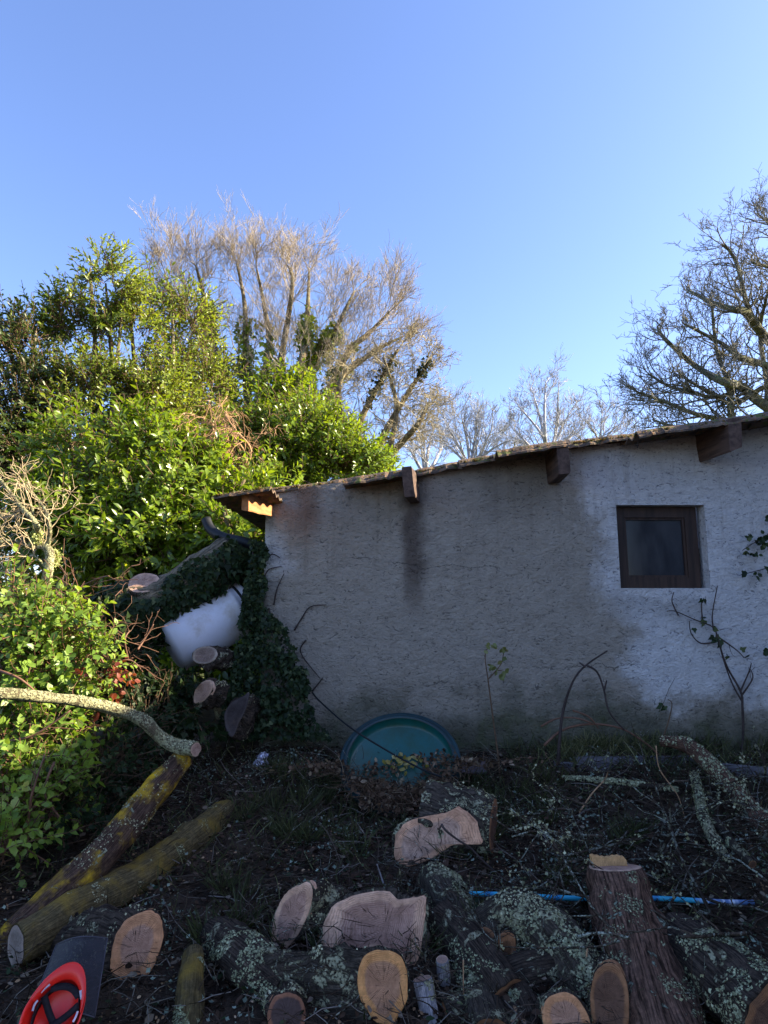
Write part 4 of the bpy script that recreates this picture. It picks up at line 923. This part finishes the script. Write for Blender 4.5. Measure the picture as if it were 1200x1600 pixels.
# ---- bare trees farther off
def fartree(px, py0, Y, label, tips, seed, L=1.4, n=7, r=.05):
    random.seed(seed); t = thing('bare_tree', label, 'tree', (P(px, 900, Y).x, Y, .4), 'bare trees far behind the shed'); b = MB(); bw = MB()
    base = Vector((P(px, 900, Y).x, Y, .3)); f = P(px, py0, Y); b.tube([base, base.lerp(f, .5), f], [.28, .24, .16], 8, nz=.1)
    for tp in tips:
        mx = px + (tp[0]-px)*.42 + random.gauss(0, 4); my = py0 + (tp[1]-py0)*.5 + random.gauss(0, 3)
        s = limb_px(b, [(px, py0), (mx, my), tp], Y, .09, .03, .8, 6); sprout(bw, s, n, L, r*.6, 3, t0=.15, spread=.7, up=.12, kids=(3, 4), minr=.007, wig=.18)
        grow(bw, s[-1], s[-1]-s[-3], L*.5, .025, 3, spread=.6, up=.1, kids=(3, 4), minr=.009, wig=.18)
    b.build('trunk', M_far, t); bw.build('branches', M_far, t)
fartree(735, 735, 26, 'small rounded bare tree just left of the taller one, above the middle of the roof', [(690, 690), (700, 668), (722, 655), (745, 656), (768, 672), (780, 695)], 31)
fartree(855, 720, 27, 'taller slender bare tree above the third beam end, between the rounded one and the oak', [(812, 680), (815, 640), (832, 612), (852, 600), (872, 615), (890, 645), (895, 680)], 12)
fartree(930, 710, 30, 'low faint bare tree close left of the oak, farther off', [(905, 680), (920, 662), (940, 655), (960, 668), (975, 690)], 17)
fartree(795, 735, 33, 'lowest faint bare tree filling the gap between the rounded and the taller far trees', [(775, 705), (790, 690), (805, 690), (820, 705)], 23)
fartree(665, 745, 24, 'bare tree half hidden behind the right side of the tangled tan tree', [(640, 700), (655, 680), (675, 678), (690, 700)], 29)
random.seed(99)

# ---- evergreen trees at the left
def evergreen(name, label, cat, trunkpx, Y, blobs, n, leaf, m, kind='leaf', top=None, **k):
    t = thing(name, label, cat, (P(trunkpx, 900, Y).x, Y, .45)); b = MB(); base = Vector((P(trunkpx, 900, Y).x, Y, .3))
    tips = [bl[0] + Vector((random.gauss(0, .3), random.gauss(0, .3), bl[3]*.6)) for bl in blobs]; limbs(b, base, tips, .10, .015, 12, .2); b.build('trunk', M_limb, t)
    add_foliage(t, 'crown', kind, blobs, n, leaf, m, stems=M_twig, **k); return t
evergreen('evergreen_tree', 'tall evergreen with a pointed leafy top reaching highest of the green trees at the left', 'tree', 160, 9.2,
    [ell(175, 462, 36, 45, 9.2), ell(125, 530, 52, 70, 9.2), ell(195, 545, 60, 75, 9.4), ell(160, 420, 22, 32, 9.1), ell(65, 510, 25, 25, 9.2), ell(150, 640, 90, 85, 9.2), ell(235, 620, 50, 70, 9.3), ell(110, 720, 90, 80, 9.2), ell(225, 720, 80, 80, 9.5)], 2500, .08, M_privet, gap=.26, tw=.36, nleaf=12)
evergreen('evergreen_tree', 'dark evergreen at the left edge of the photo behind the bramble', 'tree', 10, 8.6,
    [ell(0, 560, 50, 60, 8.6), ell(45, 540, 28, 45, 8.7), ell(60, 640, 70, 75, 8.8), ell(-10, 680, 80, 90, 8.6), ell(45, 760, 95, 80, 8.8)], 1900, .075, M_holly, gap=.13, tw=.32, nleaf=12)
evergreen('evergreen_tree', 'thin loose-leaved evergreen between the pointed evergreen and the stems of the tall bare tree', 'tree', 285, 10.2,
    [ell(295, 510, 32, 60, 10.2), ell(270, 600, 48, 60, 10.2), ell(320, 610, 40, 60, 10.4), ell(300, 690, 60, 60, 10.2), ell(250, 470, 22, 40, 10)], 900, .085, M_privet, gap=.02, tw=.42, nleaf=9)
evergreen('laurel_bush', 'large bright green laurel with broad glossy leaves filling the space left of the roof corner', 'bush', 200, 7.0,
    [ell(215, 720, 75, 60, 7.2), ell(150, 790, 80, 60, 6.9), ell(270, 800, 70, 70, 6.9), ell(200, 850, 90, 65, 6.6), ell(90, 830, 70, 70, 6.8), ell(310, 870, 60, 60, 7.0), ell(120, 700, 45, 45, 7.4), ell(300, 740, 45, 50, 7.2)], 1900, .105, M_laurel, gap=.06, tw=.34, nleaf=12, up=.2, droop=.55)
evergreen('laurel_bush', 'mounded bright green laurel rising just behind the low end of the shed roof', 'bush', 470, 8.6,
    [ell(440, 640, 60, 50, 9.0), ell(475, 700, 85, 60, 8.6), ell(400, 720, 60, 70, 8.6), ell(545, 735, 60, 38, 8.4), ell(430, 790, 90, 60, 8.2), ell(590, 745, 35, 22, 8.6)], 2300, .085, M_laurel, gap=.02, tw=.30, nleaf=12, up=.3, droop=.4)
evergreen('evergreen_bush', 'dark leafy bush under the drainpipe, between the laurel and the shed corner', 'bush', 370, 6.6,
    [ell(375, 830, 45, 35, 6.4), ell(350, 900, 60, 60, 6.8), ell(330, 1000, 80, 70, 6.6), ell(395, 1010, 50, 70, 6.3), ell(260, 1020, 80, 60, 6.6), ell(400, 780, 25, 40, 7)], 1000, .10, M_laurel, tw=.3, gap=-.1)
# distant hedge closing the view at the left
bl = [(Vector((x, 13.5 + random.random()*2, 1.6)), 1.8, 1.2, 1.9) for x in np.arange(-15, -1, 1.7)]
O, D_, N_, T_, _, _, _ = foliage(bl, 2200, .14, nleaf=10, tw=.4)
scatter('woodland_edge', 'leaf', O, D_, N_, .16*rng.uniform(.6, 1.3, len(O)), M_holly, tone=T_, label='dark mass of evergreen undergrowth behind the left trees', cat='undergrowth', stuff=True)
# brown dead brush beside the laurels
db = thing('dead_brush', 'tangle of dry reddish-brown twigs hanging between the two laurels above the roof corner', 'brush', P(350, 760, 7.6)); b = MB()
for f in ([(372, 760), (385, 720), (372, 690), (345, 665)], [(374, 755), (392, 705), (368, 672), (352, 650)], [(330, 770), (345, 730), (322, 690), (318, 650)]):
    s = limb_px(b, f, 7.5, .022, .008, .12, 6); sprout(b, s, 9, .5, .008, 2, spread=.8, up=-.25, kids=(2, 4), minr=.0035, wig=.3)
for _ in range(46): grow(b, P(random.gauss(340, 16), random.gauss(690, 26), 7.5 + random.gauss(0, .12)), Vector((random.gauss(0, .5), random.gauss(0, .5), -.8)), .4, .006, 2, spread=.7, up=-.3, kids=(2, 3), minr=.003, wig=.3)
b.build('twigs', M_tan, db)

# ---- small dead lichen tree at far left
dt = thing('dead_tree', 'small dead leafless tree coated in yellow-green lichen at the far left among the brambles', 'tree', PG(75, 960, .3)); b = MB(); b2 = MB(); Yd = 4.4
main = [[(73, 985), (70, 930), (78, 870), (72, 855)], [(72, 857), (60, 845), (57, 820), (35, 795), (10, 762), (-10, 735)], [(73, 860), (78, 830), (72, 800), (55, 775), (40, 757)], [(66, 855), (45, 853), (20, 845), (-20, 850)], [(75, 890), (50, 868), (25, 890), (-10, 897)], [(60, 835), (52, 810), (48, 790), (30, 800)]]
for i, f in enumerate(main):
    s = limb_px(b, f, Yd, (.036, .026, .016, .016, .010, .014)[i], (.026, .008, .005, .006, .004, .005)[i], .05, 9); sprout(b2, s, 11 if i else 5, .28, .0055, 2, t0=.2, spread=.9, up=.02, kids=(1, 3), minr=.0022, wig=.3)
b.build('trunk', M_bkpale, dt); b2.build('twigs', simple('dead_twig', (.42, .33, .20), .9, .1, 30), dt)
lichen_on(b.V, b.F, dt, 1500, .014, -.35)
O = [tuple(P(px, py, Yd) + Vector((random.gauss(0, .018), random.gauss(0, .018), random.gauss(0, .03)))) for px, py in ((86, 873), (58, 838)) for _ in range(420)]
scatter('lichen_tuft', 'flake', O, rdir(len(O)), rdir(len(O)), rng.uniform(.008, .022, len(O)), leafmat('lichen_yellow', (.30, .32, .10), (.5, .52, .2), (.6, .6, .3), .9, .2, .1), dt)

# ---- bramble thicket at the left
br = thing('bramble_thicket', 'sunlit bramble thicket with rounded green leaves down the left edge', 'bramble', PG(60, 1200))
bb = [ell(20, 945, 60, 40, 4.0, .3), ell(70, 985, 75, 45, 3.9, .3), ell(110, 1040, 80, 45, 3.9, .3), ell(30, 1040, 60, 50, 3.8, .3), ell(40, 1160, 75, 60, 3.6, .25), ell(110, 1130, 35, 35, 3.75, .2), ell(20, 1240, 55, 60, 3.4, .22), ell(80, 1235, 38, 50, 3.45, .2), ell(10, 1320, 40, 30, 3.2, .2)]
add_foliage(br, 'leaves', 'round', bb, 900, .046, M_bram, stems=M_red2, nleaf=9, tw=.17, gap=.0, shell=.2, droop=.3)
add_foliage(br, 'red_leaves', 'round', [ell(165, 1068, 30, 22, 3.75, .1)], 14, .04, M_red, nleaf=7, tw=.12)
b = MB()
for f, y in (([(-10, 1160), (50, 1150), (110, 1110)], 3.35), ([(0, 1330), (40, 1290), (50, 1240), (70, 1180)], 3.2), ([(-10, 1045), (30, 1060), (60, 1085)], 3.4), ([(75, 945), (110, 975), (138, 1000), (150, 1040)], 3.9), ([(60, 950), (100, 930), (150, 905), (170, 900)], 4.2), ([(130, 1000), (170, 1030), (205, 1032), (223, 1050)], 3.9),
             ([(150, 1010), (165, 1040), (185, 1035), (208, 1028)], 3.9), ([(215, 1015), (225, 1000), (240, 975)], 4.1), ([(200, 1030), (195, 1000), (203, 985)], 4.1), ([(20, 950), (60, 930), (100, 950)], 4.1), ([(85, 925), (120, 960), (90, 990)], 4.1), ([(85, 1190), (70, 1240), (100, 1285)], 3.3)):
    s = limb_px(b, f, y, .0075, .004, .05, 6); sprout(b, s, 4, .2, .003, 1, spread=.9, up=0, kids=(1, 2), minr=.002, wig=.3)
for _ in range(26): grow(b, P(random.uniform(40, 190), random.uniform(910, 1060), random.uniform(3.8, 4.3)), Vector(rdir(1)[0]), .3, .0035, 1, spread=.9, up=0, kids=(1, 3), minr=.002, wig=.3)
tag(b.build('canes', M_red2, br), kind='stuff')
# dark leafy undergrowth in the shade right of it
un = thing('undergrowth', 'dark low undergrowth of small leaves in the shade under the bent lichen branch', 'undergrowth', PG(180, 1250))
add_foliage(un, 'leaves', 'round', [ell(150, 1190, 90, 60, 3.9, .3), ell(110, 1290, 80, 60, 3.6, .25), ell(230, 1110, 50, 30, 4.2, .25), ell(60, 1400, 70, 50, 3.3, .2)], 420, .035, M_ivy, stems=M_twig, nleaf=8, tw=.15, gap=-.05)
# ---- ivy on the fallen trunk and the dark ivy heap under it
iv = thing('ivy', 'dark ivy heaped over the fallen trunk and the ground in front of it', 'ivy', PG(200, 1080))
ip = spline(TPATH, 60); ir = np.interp(np.linspace(0, 1, 60), np.linspace(0, 1, 7), TRAD)
O = []; N_ = []
for _ in range(9000):
    t = random.random()*59; k = min(58, int(t)); p = ip[k].lerp(ip[k+1], t-k); a = random.uniform(0, 6.283); tt = (ip[k+1]-ip[k]).normalized(); sx = tt.cross(Vector((0, 0, 1))).normalized(); sz = sx.cross(tt)
    d = sx*math.cos(a) + sz*math.sin(a); lim = .62 if t > 30 else 1.0
    if d.z > lim + .25*fbm(p.x, p.y, p.z, 4) or (t > 26 and fbm(p.x, d.x*2, d.z*2, 3) < -.3): continue
    pos = p + d*(ir[k] + random.random()*.05); 
    if d.z < -.6: pos.z -= abs(random.gauss(0, .03))
    if (pos - P(225, 905, 4.85)).length < .15: continue
    O.append(tuple(pos)); N_.append(tuple(d))
O = np.array(O); N_ = np.array(N_); scatter('trunk_leaves', 'ivy', O, rdir(len(O))*.6 + [0, -.1, -.7], N_ + rdir(len(O))*.5, rng.uniform(.03, .065, len(O)), M_ivy, iv)
add_foliage(iv, 'ground_leaves', 'ivy', [ell(120, 985, 60, 35, 4.8, .2), ell(150, 1030, 68, 48, 4.65, .25), ell(120, 1060, 70, 50, 4.5, .3), ell(225, 1095, 55, 30, 4.55, .25), ell(270, 1120, 60, 40, 4.5, .25)], 620, .055, M_ivy, stems=M_twig, nleaf=9, tw=.18, shell=.3)
b = MB()
# ---- ivy on the shed corner
ic = thing('ivy', 'dark ivy climbing the left corner of the shed and spreading out along its foot', 'ivy', PG(430, 1150))
pts_ = []
for _ in range(9500):
    py = 845 + 310*random.random()**.75
    xl = np.interp(py, [845, 950, 1050, 1155], [392, 378, 362, 335]); xr = np.interp(py, [845, 950, 985, 1040, 1080, 1120, 1155], [412, 417, 444, 474, 482, 490, 520])
    px = xl + (xr - xl + 10*fbm(py/40, 0, 0, 1))*random.random()**(.9); yb = 4.96 if px > 408 else 5.05
    if fbm(px/40, py/40, 0, 1.1) < -.12 and random.random() < .8: continue
    th_ = np.interp(py, [845, 950, 1050, 1155], [.08, .18, .34, .5])*(1 - .5*(px-xl)/(xr-xl+1)); y = yb - th_*random.random()**.6
    pts_.append(tuple(P(px, py, y)))
O = np.array(pts_); scatter('leaves', 'ivy', O, rdir(len(O))*.7 + [0, -.25, -.6], rdir(len(O))*.6 + [0, -1, .35], rng.uniform(.014, .042, len(O)), M_ivy, ic)
for f in ([(412, 905), (420, 890), (440, 885)], [(428, 945), (433, 920), (444, 896)], [(460, 985), (472, 965), (485, 948), (510, 945)], [(488, 1080), (500, 1065), (505, 1058)], [(478, 1000), (470, 1020), (500, 1060)], [(395, 860), (400, 950), (398, 1050)], [(420, 950), (440, 1050), (450, 1140)], [(413, 880), (425, 866), (438, 872)]):
    b.tube(spline([P(px, py, 4.985) for px, py in f], 12), [.007*(1-.6*i/11) for i in range(12)], 5)
b.build('stems', M_dark, ic)
# aerial stems hanging on the wall
# ---- climbing vine at the right of the wall, brambles, sapling
def stems_obj(name, label, cat, fs, y, r0, r1, m, leaves=None, lm=None, ls=.05, kind='ivy', twig=0, jit=.01, base=None):
    t = thing(name, label, cat, base or P(fs[0][0][0], fs[0][0][1], y)); b = MB()
    for i, f in enumerate(fs):
        k = 1 if i == 0 else .65; s = limb_px(b, f, y, r0*k, r1, jit, 7)
        if twig: sprout(b, s, twig, .10, .003, 1, spread=.9, up=0, kids=(0, 2), minr=.0015, wig=.3)
    b.build('stem', m, t)
    if leaves:
        O = np.array([tuple(P(px + random.gauss(0, 2.5), py + random.gauss(0, 2.5), y - .015*random.random())) for px, py, k in leaves for _ in range(k)])
        scatter('leaves', kind, O, rdir(len(O))*.8 + [0, 0, -.5], rdir(len(O))*.5 + [0, -1, .1], rng.uniform(.6, 1.1, len(O))*ls, lm or M_ivy, t)
    return t
stems_obj('climbing_vine', 'sparse bare creeper branching up the wall below the right side of the window', 'vine',
    [[(1157, 1195), (1161, 1150), (1160, 1105), (1157, 1080), (1135, 1040), (1122, 1000), (1114, 980), (1085, 968), (1055, 955), (1042, 955)], [(1159, 1095), (1145, 1070), (1130, 1030), (1120, 990)], [(1157, 1080), (1170, 1050), (1174, 1036)], [(1160, 1085), (1176, 1060), (1172, 1045)], [(1115, 985), (1113, 960), (1121, 915)], [(1060, 962), (1050, 940), (1053, 925)], [(1118, 1003), (1095, 1005), (1080, 990), (1077, 970)], [(1122, 995), (1150, 1015), (1163, 1028)], [(1098, 975), (1096, 945), (1100, 935)]],
    4.94, .010, .003, M_dark, [(1100, 937, 2), (1103, 965, 3), (1117, 985, 3), (1116, 998, 6), (1123, 1003, 6), (1138, 1026, 2), (1157, 1018, 1), (1163, 1028, 1), (1088, 978, 1), (1054, 946, 1)], ls=.055, twig=1)
stems_obj('climbing_vine', 'leafy creeper hanging over the wall at the right edge beside the window', 'vine',
    [[(1225, 1210), (1225, 1015), (1225, 880), (1225, 800), (1200, 835), (1175, 850), (1160, 860)], [(1225, 880), (1190, 890), (1158, 898)], [(1225, 995), (1200, 1015)]], 4.93, .006, .003, M_dark, jit=.001, leaves=
    [(1172, 838, 6), (1185, 845, 10), (1195, 850, 10), (1168, 862, 5), (1180, 866, 8), (1196, 838, 8), (1163, 892, 4), (1185, 898, 4), (1197, 888, 5), (1199, 1015, 6), (1200, 808, 4)], ls=.05, kind='round', twig=2)
stems_obj('sapling', 'thin upright sapling with a few yellow-green leaves in front of the middle of the wall', 'sapling',
    [[(783, 1240), (778, 1180), (770, 1120), (763, 1065), (758, 1025), (765, 1008)], [(762, 1062), (775, 1048), (784, 1035), (787, 1018)], [(775, 1048), (785, 1047)]], 4.5, .007, .003, M_twig,
    [(760, 1012, 3), (770, 1005, 3), (768, 1010, 2), (787, 1014, 4), (770, 1040, 5), (775, 1047, 3), (786, 1050, 5), (782, 1034, 2)], leafmat('sapling_leaves', (.10, .12, .04), (.18, .19, .06), (.25, .24, .10), .5, .2, .3), .05, 'round')
BRG = 'bramble canes arching over the wall foot'
stems_obj('bramble_cane', 'tall dark curved cane arching up in front of the wall, left of the window', 'bramble', [[(872, 1195), (874, 1160), (880, 1110), (895, 1065), (915, 1040), (949, 1017)], [(918, 1040), (933, 1050), (943, 1075), (952, 1112), (975, 1140)], [(915, 1042), (905, 1035)], [(944, 1078), (948, 1063)]], 4.55, .012, .005, M_dark)
stems_obj('bramble_cane', 'low reddish cane arching flat over the grass under the tall curved cane', 'bramble', [[(850, 1165), (875, 1143), (905, 1133), (940, 1132), (975, 1140), (1010, 1162), (1030, 1180)], [(845, 1135), (870, 1123), (900, 1122), (925, 1130)], [(895, 1110), (920, 1120), (935, 1138)]], 4.6, .010, .005, M_red2)
stems_obj('ivy_sprig', 'single ivy leaf on a short stalk standing in the grass under the window', 'plant', [[(1037, 1150), (1045, 1125), (1050, 1100), (1044, 1093)]], 4.5, .005, .003, M_twig, [(1040, 1103, 3)], ls=.055)
# twigs sticking up out of the log heap
def stick(label, pts, y, r, m=None): return stems_obj('twig', label, 'twig', pts, y, r, r*.5, m or M_twig, jit=.015)
stick('thin lichened twig crossing the waisted cut face and running down towards the blue pipe', [[(690, 1288), (697, 1298), (715, 1312), (735, 1325), (760, 1350), (795, 1380)], [(690, 1288), (685, 1300)]], 3.25, .006, M_dark)
stick('thin upright twig in front of the right half of the double-hearted face', [[(625, 1355), (626, 1390), (630, 1415), (640, 1440), (650, 1465)], [(628, 1388), (645, 1400)], [(627, 1372), (613, 1380)]], 2.78, .005, M_bk2)
stick('small dark looped twig on the lower right of the double-hearted face', [[(663, 1480), (650, 1465), (645, 1475), (632, 1490), (633, 1500)], [(645, 1478), (660, 1495)]], 2.72, .004, M_dark)
stick('fine bent twig in front of the tear-shaped orange face', [[(622, 1487), (632, 1520), (638, 1560), (648, 1605)]], 2.52, .004)
stick('pale thin twig standing left of the leaning reddish log', [[(918, 1480), (914, 1520), (914, 1560), (925, 1590), (940, 1610)]], 2.55, .0035, M_tan)
stick('fine pale twig standing upright near the bottom edge, right of the white stubs', [[(724, 1500), (724, 1550), (725, 1610)]], 2.5, .0025, M_tan)
stick('fine curved twig hanging down from the chipped cut face', [[(785, 1500), (795, 1525), (820, 1560), (845, 1590)]], 2.6, .003)
stick('pale forked dead twig across the blue pipe at the right', [[(1095, 1340), (1130, 1370), (1142, 1400), (1165, 1450)], [(1142, 1415), (1115, 1405)]], 3.1, .008, M_bk2)
stick('grey forked upright stick at the right edge beside the crooked branch', [[(1178, 1160), (1195, 1195), (1193, 1240), (1196, 1310)], [(1193, 1225), (1180, 1205)]], 3.9, .010, M_bk2)
stick('grey bent branch stick in the brush left of the crooked orange branch', [[(905, 1270), (925, 1240), (945, 1218), (950, 1205)]], 3.95, .005, M_tan)
stick('short white-tipped twig standing left of the double-hearted face', [[(599, 1380), (594, 1365), (589, 1350)]], 3.0, .004, M_birch)
stick('long thin stem trailing down from the crooked branch end', [[(1025, 1165), (1030, 1200), (1050, 1230), (1062, 1250), (1075, 1300), (1085, 1345)]], 3.9, .0035, M_tan)

# brush pile: a tangle of dead lichened branches
def brush(n, x0, x1, py0, py1, L, r, seed, hmax=.22):
    random.seed(seed); b = MB()
    for _ in range(n):
        p = PG(random.uniform(x0, x1), random.uniform(py0, py1), random.uniform(.02, hmax)); a = random.uniform(0, 6.283)
        grow(b, p, Vector((math.cos(a), math.sin(a)*.8, random.gauss(0, .22))), L*random.uniform(.5, 1.2), r*random.uniform(.5, 1.2), 2, spread=.7, up=0, kids=(1, 3), minr=.0016, wig=.2, seg=5)
    return b
M_bbr = barkmat('brush_bark', (.030, .022, .016), (.11, .085, .065), (.40, .42, .34), .50, scale=1.5)
b = brush(55, 860, 1230, 1205, 1500, .55, .008, 5); o = b.build('brush_pile', M_bbr); tag(o, 'tangle of dead lichened branches covering the ground between the logs and the boards', 'brush', kind='stuff')
O = []; N_ = []
for _ in range(3000):
    v = random.choice(b.V); O.append((v[0]+random.gauss(0, .006), v[1]+random.gauss(0, .006), v[2]+random.gauss(0, .006)))
O = np.array([p for p in O if fbm(p[0], p[1], p[2], 3) > .12]); scatter('lichen', 'flake', O, rdir(len(O)), rdir(len(O)) + [0, 0, .6], rng.uniform(.006, .018, len(O)), M_lich, o)
b = brush(110, 330, 880, 1210, 1560, .26, .004, 6, .07); tag(b.build('fallen_twigs', M_bbr), 'scattered thin forked twigs lying between the tub and the logs', 'twigs', kind='stuff')
b = brush(30, 250, 560, 1130, 1240, .30, .005, 8, .12); tag(b.build('fallen_twigs', M_bbr), 'dry forked twigs on the ground at the foot of the ivy by the shed corner', 'twigs', kind='stuff')
# ---------------------------------------------------------------- ground litter (nobody could count it)
def ground_pts(n, x0, x1, y0, y1, dens=None):
    out = []
    while len(out) < n:
        x, y = random.uniform(x0, x1), random.uniform(y0, y1)
        if abs(x) > .64*y + .4: continue
        if dens and random.random() > dens(x, y): continue
        out.append((x, y, G(x, y) + .022*fbm(x, y, 1, 7) + .012*fbm(x, y, 9, 22)))
    return np.array(out)
n = 15000; O = ground_pts(n, -3, 3.4, 1.9, 4.98); O[:, 2] += .008 + .05*rng.random(n)**3
scatter('leaf_litter', 'curl', O, rdir(n)*[1, 1, .25], rdir(n)*.7 + [0, 0, 1], rng.uniform(.012, .042, n), leafmat('leaf_litter_mat', (.018, .011, .008), (.075, .045, .032), (.26, .20, .15), .95, .05, .02), tone=rng.random(n)**.9, label='dead brown leaves covering the shaded ground', cat='leaf litter', stuff=True)
n = 15000; O = ground_pts(n, -3, 3.4, 1.9, 4.95); O[:, 2] += .005 + .06*rng.random(n)**2
scatter('twig_litter', 'stick', O, rdir(n)*[1, 1, .28], rdir(n), rng.uniform(.03, .24, n), leafmat('twig_litter_mat', (.025, .017, .012), (.09, .06, .045), (.26, .22, .19), .95, .0, .02), tone=rng.random(n)**1.1, label='fine dead twigs strewn over the ground and among the logs', cat='twigs', stuff=True)
n = 7000; O = ground_pts(n, -2.4, 3.4, 1.9, 4.9, lambda x, y: min(1, max(.04, .22 + 1.6*fbm(x, y, 7, 1.6) + (.35 if x > .8 else 0)))); O[:, 2] += .01 + .05*rng.random(n)
scatter('lichen_litter', 'flake', O, rdir(n), rdir(n)*.8 + [0, 0, 1], rng.uniform(.006, .022, n), leafmat('lichen_litter_mat', (.10, .125, .10), (.24, .28, .22), (.44, .48, .38), .9, .1, .1), tone=rng.random(n), label='pale lichen crumbs scattered over the brush pile and soil', cat='lichen crumbs', stuff=True)
def gd(x, y): return (1.0 if (y > 4.55 and x > .9) else 0) + max(0, .25 + fbm(x, y, 2, 1.5)) * (1 if (x > -1.3 and y > 3.0) else .25)
n = 4500; O = ground_pts(n, -2, 3.4, 2.2, 4.97, gd); L_ = rng.uniform(.04, .17, n) * np.where((O[:, 1] > 4.5) & (O[:, 0] > .9), 1.25, .85)
D_ = rdir(n)*[1, 1, .2] + [0, 0, .9]
scatter('grass', 'blade', O, D_, rdir(n)*[1, 1, .1], L_, leafmat('grass_blades', (.035, .042, .018), (.085, .09, .035), (.26, .25, .12), .6, .2, .2), tone=rng.random(n), label='thin green grass along the foot of the wall and between the logs', cat='grass', stuff=True)
tufts = [PG(random.uniform(870, 1010), random.uniform(1150, 1192)) for _ in range(26)] + [PG(random.uniform(680, 1000), random.uniform(1215, 1330)) for _ in range(22)] + [PG(random.uniform(420, 560), random.uniform(1200, 1330)) for _ in range(34)] + [PG(random.uniform(300, 900), random.uniform(1250, 1500)) for _ in range(30)] + [PG(random.uniform(1010, 1200), random.uniform(1150, 1185)) for _ in range(16)]
O = []; D_ = []; L_ = []; T_ = []
for k, c in enumerate(tufts):
    for _ in range(46):
        a = random.uniform(0, 6.283); r = random.random()*.05; O.append((c.x + r*math.cos(a), min(4.98, c.y + r*math.sin(a)), G(c.x, c.y))); D_.append((math.cos(a)*random.uniform(.2, 1.3), math.sin(a)*random.uniform(.2, 1.1)-.2, 1)); L_.append(random.uniform(.06, .17)); T_.append(min(1, (.45 if k < 26 else 0) + random.random()*.7))
scatter('grass_tufts', 'blade', O, D_, rdir(len(O))*[1, 1, .1], np.array(L_), bpy.data.materials['grass_blades'], tone=np.array(T_), label='tufts of longer grass under the window and below the wall', cat='grass', stuff=True)
n = 1300; O = ground_pts(n, -2.6, 3.4, 1.9, 4.6, lambda x, y: .3 + fbm(x, y, 12, 2)); O[:, 2] += .02 + .04*rng.random(n)
scatter('ground_weeds', 'round', O, rdir(n)*[1, 1, .2] + [0, 0, .2], rdir(n)*.5 + [0, 0, 1], rng.uniform(.015, .035, n), M_ivy, label='small dark green weeds low on the soil', cat='weeds', stuff=True)

n = 2600; O = ground_pts(n, -2.4, 2.6, 2.2, 3.8, lambda x, y: .35 + 1.2*fbm(x, y, 21, 2.2)); O[:, 2] += .012 + .02*rng.random(n)
scatter('wood_chips', 'curl', O, rdir(n)*[1, 1, .3], rdir(n)*.8 + [0, 0, 1], rng.uniform(.006, .02, n), leafmat('wood_chip_mat', (.16, .09, .05), (.36, .21, .12), (.6, .4, .25), .95, .05, .02), tone=rng.random(n), label='small tan wood chips and sawdust scattered around the cut logs', cat='wood chips', stuff=True)
